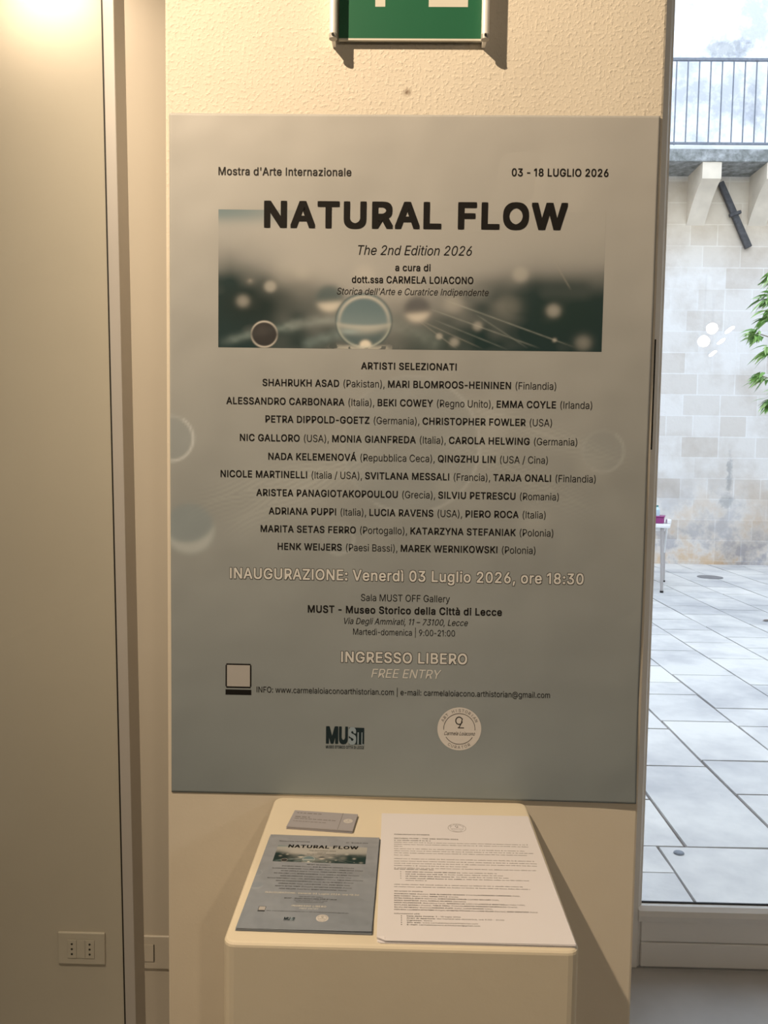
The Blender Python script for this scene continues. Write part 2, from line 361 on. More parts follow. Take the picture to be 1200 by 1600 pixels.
# ------------------------------------------------------------------ printed lettering
# letter outlines (contours on a 1000 unit em, capitals 509 high), packed
GLYPHS = {          # character code: (advance, contours as x,y,x,y...)
    65: (480, [[16,0,201,509,276,509,463,0,395,0,287,302,264,372,232,478,245,478,213,371,191,302,85,0], [110,142,110,199,370,199,370,142]]),
    66: (456, [[60,0,60,509,241,509,274,507,304,501,329,491,350,477,367,461,381,442,390,421,396,398,398,374,397,353,393,336,387,320,378,307,368,295,356,286,343,278,329,272,315,267,315,262,331,260,347,254,363,245,378,234,391,220,402,203,411,184,416,161,418,136,416,111,410,88,400,67,386,48,368,31,344,18,317,8,284,2,247,0], [125,57,245,57,281,60,309,67,330,80,344,96,353,115,355,137,354,153,350,169,342,184,333,197,320,209,306,218,289,225,269,229,248,231,125,231], [125,285,238,285,256,287,273,290,288,296,302,304,314,314,323,326,330,340,335,355,336,372,333,393,326,412,313,429,294,442,270,449,240,452,125,452]]),
    67: (510, [[267,-7,225,-3,186,7,150,25,119,49,92,79,70,115,53,157,44,203,40,254,44,305,53,352,70,393,92,429,119,459,150,484,186,501,225,512,267,516,293,514,317,511,340,504,362,496,383,485,402,471,419,456,435,438,448,418,459,397,467,373,473,348,408,348,404,365,397,380,389,395,380,407,369,418,357,428,344,437,330,444,315,449,300,453,284,455,267,456,237,453,209,445,184,432,161,414,141,391,125,364,113,332,106,295,103,254,106,213,113,177,125,145,141,117,161,94,184,76,210,63,237,56,267,53,284,54,300,56,315,60,330,65,344,72,357,81,369,90,380,102,389,114,397,128,404,144,408,160,473,160,467,135,459,112,448,91,435,71,420,53,402,38,383,24,363,13,341,5,317,-2,293,-6]]),
    68: (502, [[219,0,96,0,96,57,215,57,254,60,288,68,318,81,343,99,363,122,379,149,390,181,397,216,399,255,397,294,390,329,379,361,364,388,344,410,320,428,291,441,258,449,221,452,93,452,93,509,225,509,273,505,315,495,353,478,385,455,412,426,433,391,449,351,458,306,462,255,458,205,449,159,433,119,411,83,384,54,351,31,312,14,268,3], [125,509,125,0,60,0,60,509]]),
    69: (419, [[60,0,60,509,372,509,372,452,125,452,125,286,355,286,355,229,125,229,125,57,375,57,375,0]]),
    70: (410, [[60,0,60,509,369,509,369,452,125,452,125,278,346,278,346,221,125,221,125,0]]),
    71: (520, [[269,-7,225,-3,185,7,149,25,118,49,91,79,69,116,53,157,43,203,40,254,43,305,53,352,69,393,91,429,117,459,149,484,184,501,223,512,265,516,291,514,316,510,340,504,363,494,384,483,403,469,421,453,436,436,449,416,460,395,468,373,474,349,408,349,402,365,395,379,387,393,378,406,368,417,356,427,344,436,330,443,315,448,300,453,283,455,265,456,236,453,209,445,183,432,160,414,141,392,125,364,113,332,106,295,103,254,106,213,113,177,125,145,141,117,161,95,184,76,210,63,238,56,269,53,296,55,322,61,345,71,365,85,382,102,396,123,407,147,413,173,415,202,434,199,283,199,283,256,478,256,478,200,475,160,466,124,451,91,431,62,406,38,377,19,344,5,308,-4]]),
    72: (517, [[60,0,60,509,125,509,125,289,392,289,392,509,457,509,457,0,392,0,392,232,125,232,125,0]]),
    73: (300, [[31,0,31,57,118,57,118,452,31,452,31,509,269,509,269,452,183,452,183,57,269,57,269,0]]),
    74: (396, [[185,-7,143,-2,106,11,75,33,52,63,38,100,33,145,33,173,98,173,98,145,100,117,108,93,122,74,139,61,160,53,185,50,209,53,230,61,248,74,261,93,269,117,272,145,272,509,336,509,336,145,332,100,318,63,294,33,263,11,227,-2]]),
    75: (467, [[104,145,104,216,139,261,174,303,212,344,364,509,448,509,231,276,228,276], [60,0,60,509,125,509,125,334,124,225,125,193,125,0], [372,0,188,259,228,309,449,0]]),
    76: (393, [[60,0,60,509,125,509,125,57,361,57,361,0]]),
    77: (628, [[60,0,60,509,152,509,277,187,287,159,299,123,311,84,322,49,307,49,318,83,330,121,342,158,352,187,476,509,568,509,568,0,504,0,504,291,504,327,505,369,506,413,507,457,513,457,498,409,482,363,467,322,456,291,342,0,286,0,170,291,159,321,145,361,129,408,112,457,119,457,120,416,121,372,122,328,122,291,122,0]]),
    78: (523, [[60,0,60,509,136,509,343,183,363,151,388,107,414,55,405,54,401,108,399,157,399,195,399,509,463,509,463,0,387,0,202,290,177,331,148,381,108,452,119,454,122,384,124,328,125,291,125,0]]),
    79: (533, [[267,-7,225,-3,186,7,150,25,119,49,92,79,70,115,53,157,44,203,40,254,44,305,53,352,70,393,92,429,119,459,150,484,186,501,225,512,267,516,309,512,348,501,384,484,415,459,442,429,464,393,480,352,490,305,493,254,490,203,480,157,464,115,442,79,415,49,384,25,348,7,309,-3], [267,53,296,55,324,63,349,76,372,94,392,116,408,144,420,176,428,213,430,254,428,295,420,332,408,365,392,392,372,415,349,433,324,446,296,453,267,456,237,453,210,445,184,433,161,415,142,392,125,364,113,332,106,295,103,254,106,213,113,176,125,144,142,117,161,94,184,76,210,63,237,55]]),
    80: (445, [[60,0,60,509,235,509,272,506,305,499,332,487,356,471,375,452,390,430,400,404,407,377,409,348,407,318,400,291,390,265,375,243,356,223,332,207,305,195,272,188,235,186,109,186,109,242,233,242,257,244,279,248,297,256,312,266,324,279,333,294,339,310,343,328,344,348,343,367,339,385,333,402,324,416,312,428,297,439,279,446,257,451,232,452,125,452,125,0]]),
    81: (533, [[245,159,313,159,369,85,384,65,468,-48,401,-48,346,27,331,46], [267,-7,225,-3,186,7,150,25,119,49,92,79,70,115,53,157,44,203,40,254,44,305,53,352,70,393,92,429,119,459,150,484,186,501,225,512,267,516,309,512,348,501,384,484,415,459,442,429,464,393,480,352,490,305,493,254,490,203,480,157,464,115,442,79,415,49,384,25,348,7,309,-3], [267,53,296,55,324,63,349,76,372,94,392,116,408,144,420,176,428,213,430,254,428,295,420,332,408,365,392,392,372,415,349,433,324,446,296,453,267,456,237,453,210,445,184,433,161,415,142,392,125,364,113,332,106,295,103,254,106,213,113,176,125,144,142,117,161,94,184,76,210,63,237,55]]),
    82: (449, [[60,0,60,509,236,509,273,506,305,500,333,489,356,473,376,455,390,433,401,408,407,381,409,352,407,323,401,296,390,271,376,250,356,232,333,217,305,206,273,200,236,198,96,198,96,255,234,255,258,256,280,260,298,267,313,276,325,287,334,300,340,316,344,333,345,352,344,371,340,389,334,405,325,419,313,430,298,440,279,446,258,451,233,452,125,452,125,0], [353,0,230,229,303,229,428,0]]),
    83: (447, [[224,-9,188,-7,156,-1,128,9,102,23,81,40,64,60,51,83,42,109,38,137,104,137,108,118,114,102,123,88,136,76,150,66,166,59,185,53,204,50,224,49,246,50,267,54,286,60,303,69,317,79,329,92,338,106,344,122,346,139,344,154,340,168,332,179,322,189,310,197,296,205,245,222,184,239,145,253,112,269,86,289,67,313,56,341,52,372,54,400,62,425,75,448,92,468,113,484,138,498,165,508,195,514,227,516,259,514,289,508,316,498,340,484,360,468,377,449,390,427,398,403,401,378,337,378,332,402,320,421,302,437,280,449,254,456,225,459,204,457,185,454,167,448,152,440,139,430,129,418,121,405,117,391,115,376,117,359,122,345,131,334,142,324,155,315,169,308,212,293,264,279,312,264,328,256,344,248,359,238,372,226,384,213,395,198,402,180,407,161,408,139,406,112,399,87,386,64,370,43,349,25,323,11,294,0,261,-7]]),
    84: (449, [[32,452,32,509,417,509,417,452,257,452,257,0,193,0,193,452]]),
    85: (517, [[259,-8,220,-6,186,2,154,15,126,33,103,55,85,80,71,108,63,140,60,173,60,509,124,509,124,178,126,155,132,133,141,113,153,95,169,80,187,68,208,59,232,53,259,52,285,53,309,59,331,68,349,80,364,95,377,113,385,133,391,155,393,178,393,509,457,509,457,173,454,140,446,108,433,80,414,55,391,33,363,15,332,2,297,-6]]),
    86: (480, [[204,0,16,509,84,509,192,206,215,137,248,31,235,31,267,138,290,206,395,509,463,509,278,0]]),
    87: (686, [[155,0,16,509,82,509,163,196,175,145,187,94,197,40,189,40,200,94,211,145,224,196,306,509,380,509,462,196,474,145,486,94,497,40,488,40,499,94,510,145,523,196,603,509,670,509,530,0,455,0,368,323,351,391,336,475,350,475,335,395,318,323,230,0]]),
    88: (474, [[18,0,217,284,217,236,29,509,104,509,178,400,204,361,223,329,243,292,232,292,252,329,272,361,298,400,374,509,446,509,259,239,259,287,456,0,382,0,292,129,268,165,250,195,230,231,244,231,225,196,206,166,182,129,91,0]]),
    89: (472, [[203,0,203,208,16,509,91,509,192,344,222,292,250,230,224,230,251,293,280,344,381,509,455,509,268,208,268,0]]),
    90: (438, [[42,0,42,46,273,385,306,431,341,476,348,454,285,452,223,452,40,452,40,509,397,509,397,462,169,129,134,81,97,33,90,54,152,57,214,57,399,57,399,0]]),
    97: (389, [[160,-9,137,-7,115,-3,94,5,76,15,60,29,48,45,38,63,32,84,30,108,32,128,36,146,43,161,53,174,64,184,78,193,92,200,108,206,125,211,178,220,234,227,247,229,257,231,265,235,271,240,274,246,276,255,276,257,275,272,272,285,267,297,260,307,251,315,240,322,227,327,212,330,196,331,178,330,163,327,149,322,137,316,127,309,118,301,110,292,104,283,100,274,41,291,51,313,64,331,79,346,95,358,114,368,133,375,153,380,173,383,194,384,208,384,223,382,239,379,255,375,271,369,286,360,300,350,312,336,322,320,330,301,335,278,337,251,337,0,277,0,277,52,272,52,267,43,260,34,252,25,242,16,229,8,215,1,199,-4,181,-7], [170,45,192,47,211,51,228,59,242,68,254,80,263,93,270,108,274,122,276,138,276,190,272,187,267,184,259,182,231,176,200,171,175,168,134,159,122,153,112,147,103,139,97,130,93,118,92,105,93,93,96,82,102,72,109,64,119,57,130,52,142,48,156,46]]),
    98: (424, [[229,-8,208,-7,189,-3,172,4,159,12,147,21,138,31,118,59,112,59,112,0,53,0,53,509,114,509,114,319,118,319,137,346,147,355,158,364,171,373,188,379,207,383,229,384,259,382,287,374,313,361,335,342,354,320,370,293,381,261,388,227,390,189,388,151,381,116,370,84,355,57,336,34,313,16,288,3,260,-6], [220,47,242,49,262,55,279,66,294,80,306,97,316,117,323,139,327,163,328,189,327,215,323,239,316,261,307,281,295,298,280,311,262,322,243,328,220,330,198,328,178,322,161,312,147,299,134,282,125,263,118,241,114,216,113,189,114,162,118,138,125,115,135,95,147,78,162,65,179,55,198,49]]),
    99: (396, [[207,-8,174,-5,144,3,117,16,93,35,72,58,56,85,44,116,37,150,34,187,37,225,44,260,56,291,72,318,93,341,117,360,144,374,174,382,207,384,226,384,243,381,260,377,276,371,291,364,305,356,318,346,330,335,340,322,349,308,356,293,362,277,303,262,300,272,295,281,290,289,284,297,278,304,270,311,261,316,252,321,242,325,231,328,220,329,207,330,184,328,163,321,145,310,130,296,118,278,108,258,102,236,98,212,96,187,98,163,102,139,108,117,118,97,130,80,145,66,163,55,184,49,207,46,220,47,232,49,243,52,253,55,262,60,271,66,279,73,285,80,292,89,297,98,301,107,304,117,363,102,357,86,350,70,341,56,331,43,319,32,306,21,292,12,277,5,261,-1,244,-5,226,-7]]),
    100: (424, [[195,-8,165,-6,137,3,111,16,89,34,70,57,55,84,43,116,36,151,34,189,36,227,43,261,55,293,70,320,89,342,112,361,137,374,165,382,196,384,218,383,237,379,253,373,267,364,278,355,287,346,306,319,311,319,311,509,372,509,372,0,313,0,313,59,307,59,287,31,277,21,266,12,252,4,236,-3,217,-7], [205,47,226,49,246,55,263,65,278,78,290,95,299,115,306,138,310,162,312,189,310,216,306,241,300,263,290,282,278,299,263,312,246,322,227,328,205,330,182,328,162,322,145,311,130,298,118,281,108,261,102,239,98,215,96,189,98,163,102,139,109,117,118,97,130,80,145,66,162,55,182,49]]),
    101: (404, [[212,-8,177,-5,145,3,117,16,92,35,72,58,56,85,44,116,37,150,34,187,36,224,44,258,55,290,71,317,91,340,115,359,142,373,172,382,205,384,226,383,246,380,266,374,285,366,303,355,319,341,334,324,347,305,357,282,365,256,370,227,371,194,371,169,75,169,75,221,338,221,310,202,308,226,304,248,298,269,288,286,277,301,263,314,246,323,227,328,205,330,183,328,164,323,146,313,131,301,119,286,109,270,102,251,97,231,96,211,96,178,98,151,102,127,110,106,121,88,135,73,151,61,169,53,190,48,212,46,227,47,241,49,254,53,265,58,276,65,285,73,294,82,300,93,306,105,365,91,358,72,348,55,335,39,320,26,302,14,283,4,261,-3,237,-7]]),
    102: (254, [[228,379,228,327,6,327,6,379], [81,0,81,432,82,452,87,470,96,486,107,499,120,510,135,519,152,525,169,529,187,530,222,527,243,521,227,468,215,472,195,474,178,472,164,468,154,460,147,449,143,435,142,419,142,0]]),
    103: (425, [[207,-151,180,-149,156,-146,134,-140,114,-132,97,-122,82,-110,70,-97,59,-84,51,-69,101,-41,122,-66,131,-74,142,-82,154,-88,169,-93,187,-96,207,-97,236,-95,261,-87,282,-75,298,-58,308,-34,311,-6,311,68,306,68,287,41,277,32,266,23,252,16,236,10,217,6,195,5,165,7,138,14,113,27,90,43,71,65,55,90,43,120,36,154,34,191,36,229,43,263,55,293,71,320,90,342,112,361,138,374,166,382,196,384,218,383,237,379,253,373,267,365,279,356,288,346,308,319,313,319,313,379,372,379,372,-9,370,-40,363,-67,350,-90,334,-109,314,-124,291,-136,265,-144,237,-149], [205,59,227,61,246,66,264,75,278,87,290,103,300,121,307,142,311,166,312,193,311,219,307,242,300,264,291,283,279,299,264,312,247,322,227,328,205,330,182,328,163,322,145,312,130,298,118,282,109,262,102,241,98,218,96,193,98,167,102,144,109,123,118,104,131,88,145,76,163,66,183,61]]),
    104: (410, [[114,227,114,0,53,0,53,509,114,509,114,287,102,287,116,319,132,344,152,362,175,374,200,382,227,384,252,383,275,377,295,369,313,356,328,340,341,321,350,298,355,271,357,240,357,0,296,0,296,235,293,263,286,286,273,304,256,318,235,326,210,329,192,328,176,324,161,317,147,308,136,297,126,283,119,266,115,248]]),
    105: (167, [[53,0,53,379,114,379,114,0], [84,443,73,444,63,448,54,455,47,463,43,472,41,483,43,494,47,504,54,512,63,518,73,522,84,524,95,522,105,518,114,512,121,504,125,494,126,483,125,472,121,463,114,455,105,448,95,444]]),
    106: (167, [[53,379,114,379,114,-30,112,-52,108,-72,102,-90,92,-106,80,-119,65,-129,47,-137,27,-141,4,-143,-10,-143,-10,-87,2,-87,18,-85,31,-80,40,-72,47,-61,51,-46,53,-29], [83,443,72,444,62,448,53,455,47,463,42,472,41,483,42,494,47,504,53,512,62,518,72,522,83,524,95,522,105,518,114,512,120,504,125,494,126,483,125,472,120,463,114,455,105,448,95,444]]),
    107: (381, [[110,137,110,212,121,212,284,379,360,379,184,199,177,199], [53,0,53,509,114,509,114,0], [294,0,148,186,191,229,372,0]]),
    108: (189, [[139,-2,112,0,91,8,74,20,62,37,55,59,53,84,53,509,114,509,114,99,114,83,117,71,120,62,126,57,135,53,146,52,160,53,170,54,181,3,162,-1]]),
    109: (610, [[53,0,53,379,112,379,112,295,108,295,114,314,122,331,132,346,144,358,158,368,172,376,187,382,203,385,219,386,245,383,268,375,287,361,303,342,314,320,321,295,312,295,318,312,326,329,337,343,350,356,364,366,381,375,398,381,417,385,437,386,458,385,478,380,497,372,514,361,529,346,541,328,550,307,555,283,557,255,557,0,496,0,496,254,493,279,485,298,473,313,456,323,438,329,419,330,402,329,387,326,374,320,363,312,353,302,345,290,340,277,336,263,335,247,335,0,274,0,274,260,272,280,265,297,253,311,238,322,220,328,199,330,185,329,171,326,158,320,145,312,135,302,126,289,119,274,115,257,114,238,114,0]]),
    110: (410, [[114,227,114,0,53,0,53,379,112,379,112,287,102,287,116,319,132,344,152,362,175,374,200,382,227,384,252,383,275,377,295,369,313,356,328,340,341,321,350,298,355,271,357,240,357,0,296,0,296,235,293,263,286,286,273,304,256,318,235,326,210,329,192,328,176,324,161,317,147,308,136,297,126,283,119,266,115,248]]),
    111: (415, [[207,-8,174,-5,144,3,117,16,93,35,72,58,56,85,44,116,37,150,34,187,37,225,44,260,56,291,72,318,93,341,117,360,144,374,174,382,207,384,241,382,271,374,299,360,323,341,343,318,359,291,371,260,379,225,381,187,379,150,371,116,359,85,343,58,323,35,299,16,271,3,241,-5], [207,46,231,49,252,55,270,66,285,80,298,97,307,117,314,139,318,163,319,187,318,212,314,236,307,258,298,278,285,296,270,310,252,321,231,328,207,330,184,328,163,321,145,310,130,296,118,278,108,258,102,236,98,212,96,187,98,163,102,139,108,117,118,97,130,80,145,66,163,55,184,49]]),
    112: (424, [[53,-143,53,379,112,379,112,319,118,319,137,346,147,355,158,364,171,373,188,379,207,383,229,384,259,382,287,374,313,361,335,342,354,320,370,293,381,261,388,227,390,189,388,151,381,116,370,84,355,57,336,34,313,16,288,3,260,-6,229,-8,208,-7,189,-3,173,4,159,12,147,21,138,31,118,59,114,59,114,-143], [220,47,242,49,262,55,279,66,294,80,306,97,316,117,323,139,327,163,328,189,327,215,323,239,316,261,307,281,295,298,280,311,262,322,243,328,220,330,198,328,178,322,161,312,147,299,134,282,125,263,118,241,114,216,113,189,114,162,118,138,125,115,135,95,147,78,162,65,179,55,198,49]]),
    113: (424, [[372,-143,311,-143,311,59,306,59,287,31,277,21,266,12,252,4,236,-3,217,-7,195,-8,165,-6,137,3,111,16,89,34,70,57,55,84,43,116,36,151,34,189,36,227,43,261,55,293,70,320,89,342,112,361,137,374,165,382,196,384,218,383,237,379,253,373,267,364,278,355,287,346,307,319,313,319,313,379,372,379], [205,47,226,49,246,55,263,65,278,78,290,95,299,115,306,138,310,162,312,189,310,216,306,241,300,263,290,282,278,299,263,312,246,322,227,328,205,330,182,328,162,322,145,311,130,298,118,281,108,261,102,239,98,215,96,189,98,163,102,139,109,117,118,97,130,80,145,66,162,55,182,49]]),
    114: (259, [[53,0,53,379,112,379,112,321,115,321,124,339,137,354,152,367,171,377,191,383,213,385,229,384,243,384,243,322,230,324,207,326,190,324,174,321,159,315,146,306,135,296,126,284,119,269,115,254,114,237,114,0]]),
    115: (365, [[182,-8,157,-7,133,-3,112,3,93,12,76,24,62,38,50,54,41,73,36,94,94,107,101,87,111,72,124,60,141,52,160,47,181,45,206,47,227,53,244,62,258,74,265,88,268,103,266,115,262,126,254,136,243,144,229,150,212,155,149,170,118,180,92,192,72,208,58,227,50,249,47,274,49,295,55,314,65,332,79,347,95,360,115,370,137,378,161,383,187,384,212,383,234,379,254,372,271,363,286,352,299,339,309,324,318,308,324,290,268,277,262,291,254,304,243,316,228,325,210,331,187,333,166,331,147,326,131,317,119,305,111,292,109,277,110,264,115,253,124,243,136,235,152,229,172,223,229,209,261,200,287,187,306,171,320,153,328,131,331,107,329,85,323,65,312,47,298,31,281,18,260,6,236,-2,210,-7]]),
    116: (227, [[204,379,204,327,6,327,6,379], [65,471,126,471,126,98,127,83,130,70,136,61,144,55,156,51,170,50,185,51,202,54,213,2,192,-3,168,-4,138,-1,113,7,92,21,77,41,68,64,65,93]]),
    117: (410, [[182,-5,158,-3,135,2,115,11,97,23,82,39,69,59,60,82,54,109,53,139,53,379,114,379,114,144,116,117,124,94,137,75,154,61,175,53,200,50,218,51,234,55,249,62,263,71,274,83,283,97,290,113,295,132,296,153,296,379,357,379,357,0,298,0,298,92,307,92,294,60,277,35,257,17,234,5,209,-3]]),
    118: (389, [[163,0,17,379,84,379,165,155,187,87,206,21,184,21,203,87,224,155,305,379,371,379,226,0]]),
    119: (567, [[138,0,23,379,87,379,133,214,154,137,175,41,165,41,186,135,206,214,252,379,316,379,362,214,382,136,402,41,391,41,413,135,434,214,480,379,545,379,429,0,368,0,319,172,305,225,291,280,277,338,291,338,277,280,263,225,248,172,199,0]]),
    120: (379, [[21,0,171,218,171,171,29,379,100,379,147,306,179,253,207,206,175,206,202,253,233,306,282,379,352,379,209,169,209,214,358,0,287,0,231,85,200,136,173,182,205,182,178,136,148,85,91,0]]),
    121: (389, [[47,-139,61,-86,71,-87,83,-89,94,-90,104,-89,113,-86,122,-81,130,-74,138,-64,145,-51,151,-36,163,-1,17,379,84,379,165,155,187,87,206,21,184,21,202,87,224,155,305,379,371,379,204,-58,196,-77,187,-93,177,-107,165,-119,153,-128,139,-136,125,-141,109,-144,91,-145,65,-143]]),
    122: (380, [[42,0,42,46,254,320,254,323,48,323,48,379,333,379,333,331,126,60,126,56,339,56,339,0]]),
    48: (453, [[227,-7,191,-3,158,7,130,24,105,48,85,77,69,113,57,155,50,202,48,254,50,306,57,353,69,395,85,431,106,461,130,484,159,502,191,512,227,516,262,512,295,502,323,484,348,461,368,431,384,395,396,353,403,306,405,254,403,202,396,155,384,113,368,77,348,48,323,24,295,7,263,-3], [227,50,250,52,271,60,290,74,306,92,320,116,330,144,338,176,342,213,344,254,342,295,338,332,330,365,320,393,306,416,290,435,271,449,250,457,227,460,203,457,182,449,163,435,147,416,134,393,123,365,115,332,111,295,109,254,111,213,115,176,123,144,134,116,147,92,163,74,182,60,203,52]]),
    49: (453, [[76,0,76,55,391,55,391,0], [276,509,276,0,212,0,212,448,209,448,86,358,86,427,198,509]]),
    50: (453, [[64,0,64,47,234,229,282,282,294,298,303,312,311,327,316,341,319,356,320,371,319,389,315,405,308,419,298,431,287,441,273,449,258,455,241,458,224,460,205,458,188,454,172,447,159,438,148,427,139,413,132,398,128,381,127,362,66,362,68,391,75,418,86,442,102,464,121,482,143,496,168,507,196,513,225,516,254,513,281,507,306,497,328,482,346,465,361,445,372,423,379,398,381,372,380,354,377,336,371,318,363,299,351,280,336,259,317,235,294,209,267,180,153,60,153,57,389,57,389,0]]),
    51: (453, [[218,-7,188,-5,159,1,133,10,108,22,88,38,70,57,57,79,48,104,44,132,109,132,112,115,118,100,126,87,137,76,150,66,165,59,182,54,200,51,219,50,239,51,258,55,275,61,291,69,304,80,315,93,323,108,328,125,329,145,328,163,323,180,316,196,306,211,292,223,275,234,254,241,229,246,201,248,157,248,157,299,288,448,288,452,70,452,70,509,372,509,372,461,211,278,211,289,247,290,279,286,308,276,333,262,354,244,371,222,383,198,391,173,393,145,390,116,383,90,370,66,354,45,333,27,309,12,281,2,251,-5]]),
    52: (453, [[40,105,40,158,247,509,311,509,109,166,109,163,413,163,413,105], [282,0,282,121,282,146,282,318,343,318,343,0]]),
    53: (453, [[221,-7,192,-5,165,1,140,11,118,25,99,41,83,60,71,82,63,105,60,130,122,130,125,115,130,102,138,89,148,78,160,68,173,60,188,54,204,51,221,50,241,51,259,56,276,64,291,75,304,89,314,104,322,122,326,141,328,162,326,183,321,203,314,221,303,237,290,251,275,262,257,270,238,275,218,277,201,276,184,273,167,268,152,262,139,255,128,246,67,253,96,509,366,509,366,452,151,452,134,301,136,301,148,311,162,318,178,325,194,330,212,333,229,334,252,332,274,328,294,321,313,311,330,299,345,285,358,269,370,251,379,231,386,210,390,187,391,163,388,132,381,102,369,76,352,52,332,32,309,15,282,3,253,-4]]),
    54: (453, [[226,-7,196,-4,168,3,142,15,119,31,100,51,84,74,73,101,66,130,64,162,65,187,71,212,80,239,93,268,112,302,137,340,252,509,322,509,151,261,145,261,151,270,157,279,165,288,174,295,184,302,196,307,208,311,221,313,235,314,265,312,291,305,316,295,337,280,355,262,370,240,380,215,387,187,389,157,387,127,379,98,368,73,352,50,333,30,310,14,284,3,257,-4], [226,48,245,50,263,55,279,63,293,73,304,86,314,101,322,119,326,137,327,157,326,178,322,196,314,213,304,228,293,241,279,251,263,259,245,264,226,265,207,264,190,259,174,252,160,241,148,229,138,214,131,197,126,179,125,158,126,138,131,119,138,102,148,86,160,73,174,63,190,55,207,50]]),
    55: (453, [[97,0,323,448,323,452,62,452,62,509,391,509,391,449,165,0]]),
    56: (453, [[226,-7,193,-5,163,1,136,11,111,25,91,42,74,62,62,84,54,109,52,135,53,156,58,176,65,195,75,212,87,228,101,241,117,252,134,260,153,265,153,267,129,276,109,289,93,308,80,330,73,354,70,380,73,405,79,429,90,450,106,469,124,485,146,498,170,508,197,514,226,516,255,514,282,508,306,498,328,485,346,469,361,450,373,429,379,405,382,380,379,354,372,330,359,308,343,289,323,276,300,267,300,265,319,260,335,252,351,241,365,228,377,212,387,195,395,176,399,156,401,135,398,109,391,84,378,62,362,42,341,25,317,11,289,1,259,-5], [226,49,248,50,267,54,285,60,300,69,313,79,323,91,331,106,335,121,337,139,335,157,330,173,322,189,312,202,298,213,283,223,265,230,247,234,226,235,206,234,187,230,169,223,154,213,140,202,130,189,122,173,117,157,115,139,117,121,121,106,129,91,139,79,152,69,167,60,185,54,205,50], [226,290,244,291,260,294,274,300,287,308,298,318,307,330,314,344,318,359,319,376,318,392,314,407,308,420,299,432,288,442,275,449,260,455,244,459,226,460,208,459,192,455,177,449,164,442,153,432,145,420,138,407,134,392,133,376,134,359,138,344,145,330,154,318,165,308,178,300,193,294,209,291]]),
    57: (453, [[226,516,256,513,285,506,310,494,333,478,352,458,368,434,380,408,387,378,389,347,387,322,382,296,373,270,359,240,340,207,315,168,200,0,130,0,301,248,307,248,302,238,295,229,287,221,278,214,268,207,257,202,245,198,232,195,218,195,188,197,161,203,137,214,116,229,98,247,83,269,72,294,66,321,64,352,66,382,73,411,85,436,101,459,120,479,143,494,168,506,196,513], [226,460,207,459,190,454,174,446,160,435,148,423,138,407,131,390,127,372,125,352,127,331,131,313,138,295,148,280,160,268,174,257,190,250,207,245,226,243,245,245,263,249,279,257,293,267,305,280,314,295,322,312,326,330,327,350,326,371,322,390,314,407,305,422,293,435,279,446,263,454,245,459]]),
    40: (273, [[89,207,90,244,94,283,101,324,109,364,119,403,132,441,145,477,160,510,177,539,236,539,219,503,204,466,191,428,179,390,169,351,161,313,156,276,152,241,151,207,152,176,155,145,160,115,167,83,177,50,188,16,202,-19,218,-57,236,-96,177,-96,150,-46,128,4,111,55,99,106,92,156]]),
    41: (273, [[37,-96,56,-56,72,-18,86,18,97,52,106,85,113,116,118,147,121,177,122,207,121,241,117,276,112,313,104,351,94,390,82,428,69,466,54,503,37,539,97,539,113,510,128,477,142,441,154,403,164,364,173,323,179,283,183,244,184,207,182,156,174,104,161,53,144,3,123,-47,97,-96]]),
    47: (249, [[235,533,71,-76,14,-76,178,533]]),
    46: (188, [[95,-4,83,-3,73,1,63,9,55,18,51,29,50,41,51,53,55,64,63,73,73,81,83,85,95,87,107,85,118,81,128,73,135,64,140,53,141,41,140,29,135,18,128,9,118,1,107,-3]]),
    44: (188, [[38,-119,68,71,137,71,84,-119]]),
    58: (188, [[95,-4,83,-3,73,1,63,9,55,18,51,29,50,41,51,53,55,64,63,73,73,81,83,85,95,87,107,85,118,81,128,73,135,64,140,53,141,41,140,29,135,18,128,9,118,1,107,-3], [95,271,83,272,73,277,63,284,55,294,51,304,50,316,51,328,55,339,63,349,73,356,83,360,95,362,107,360,118,356,128,349,135,339,140,328,141,316,140,304,135,294,128,284,118,277,107,272]]),
    39: (206, [[78,318,70,509,136,509,128,318]]),
    45: (453, [[337,244,337,188,114,188,114,244]]),
    8211: (350, [[350,244,350,188,0,188,0,244]]),
    124: (230, [[141,673,141,-164,88,-164,88,673]]),
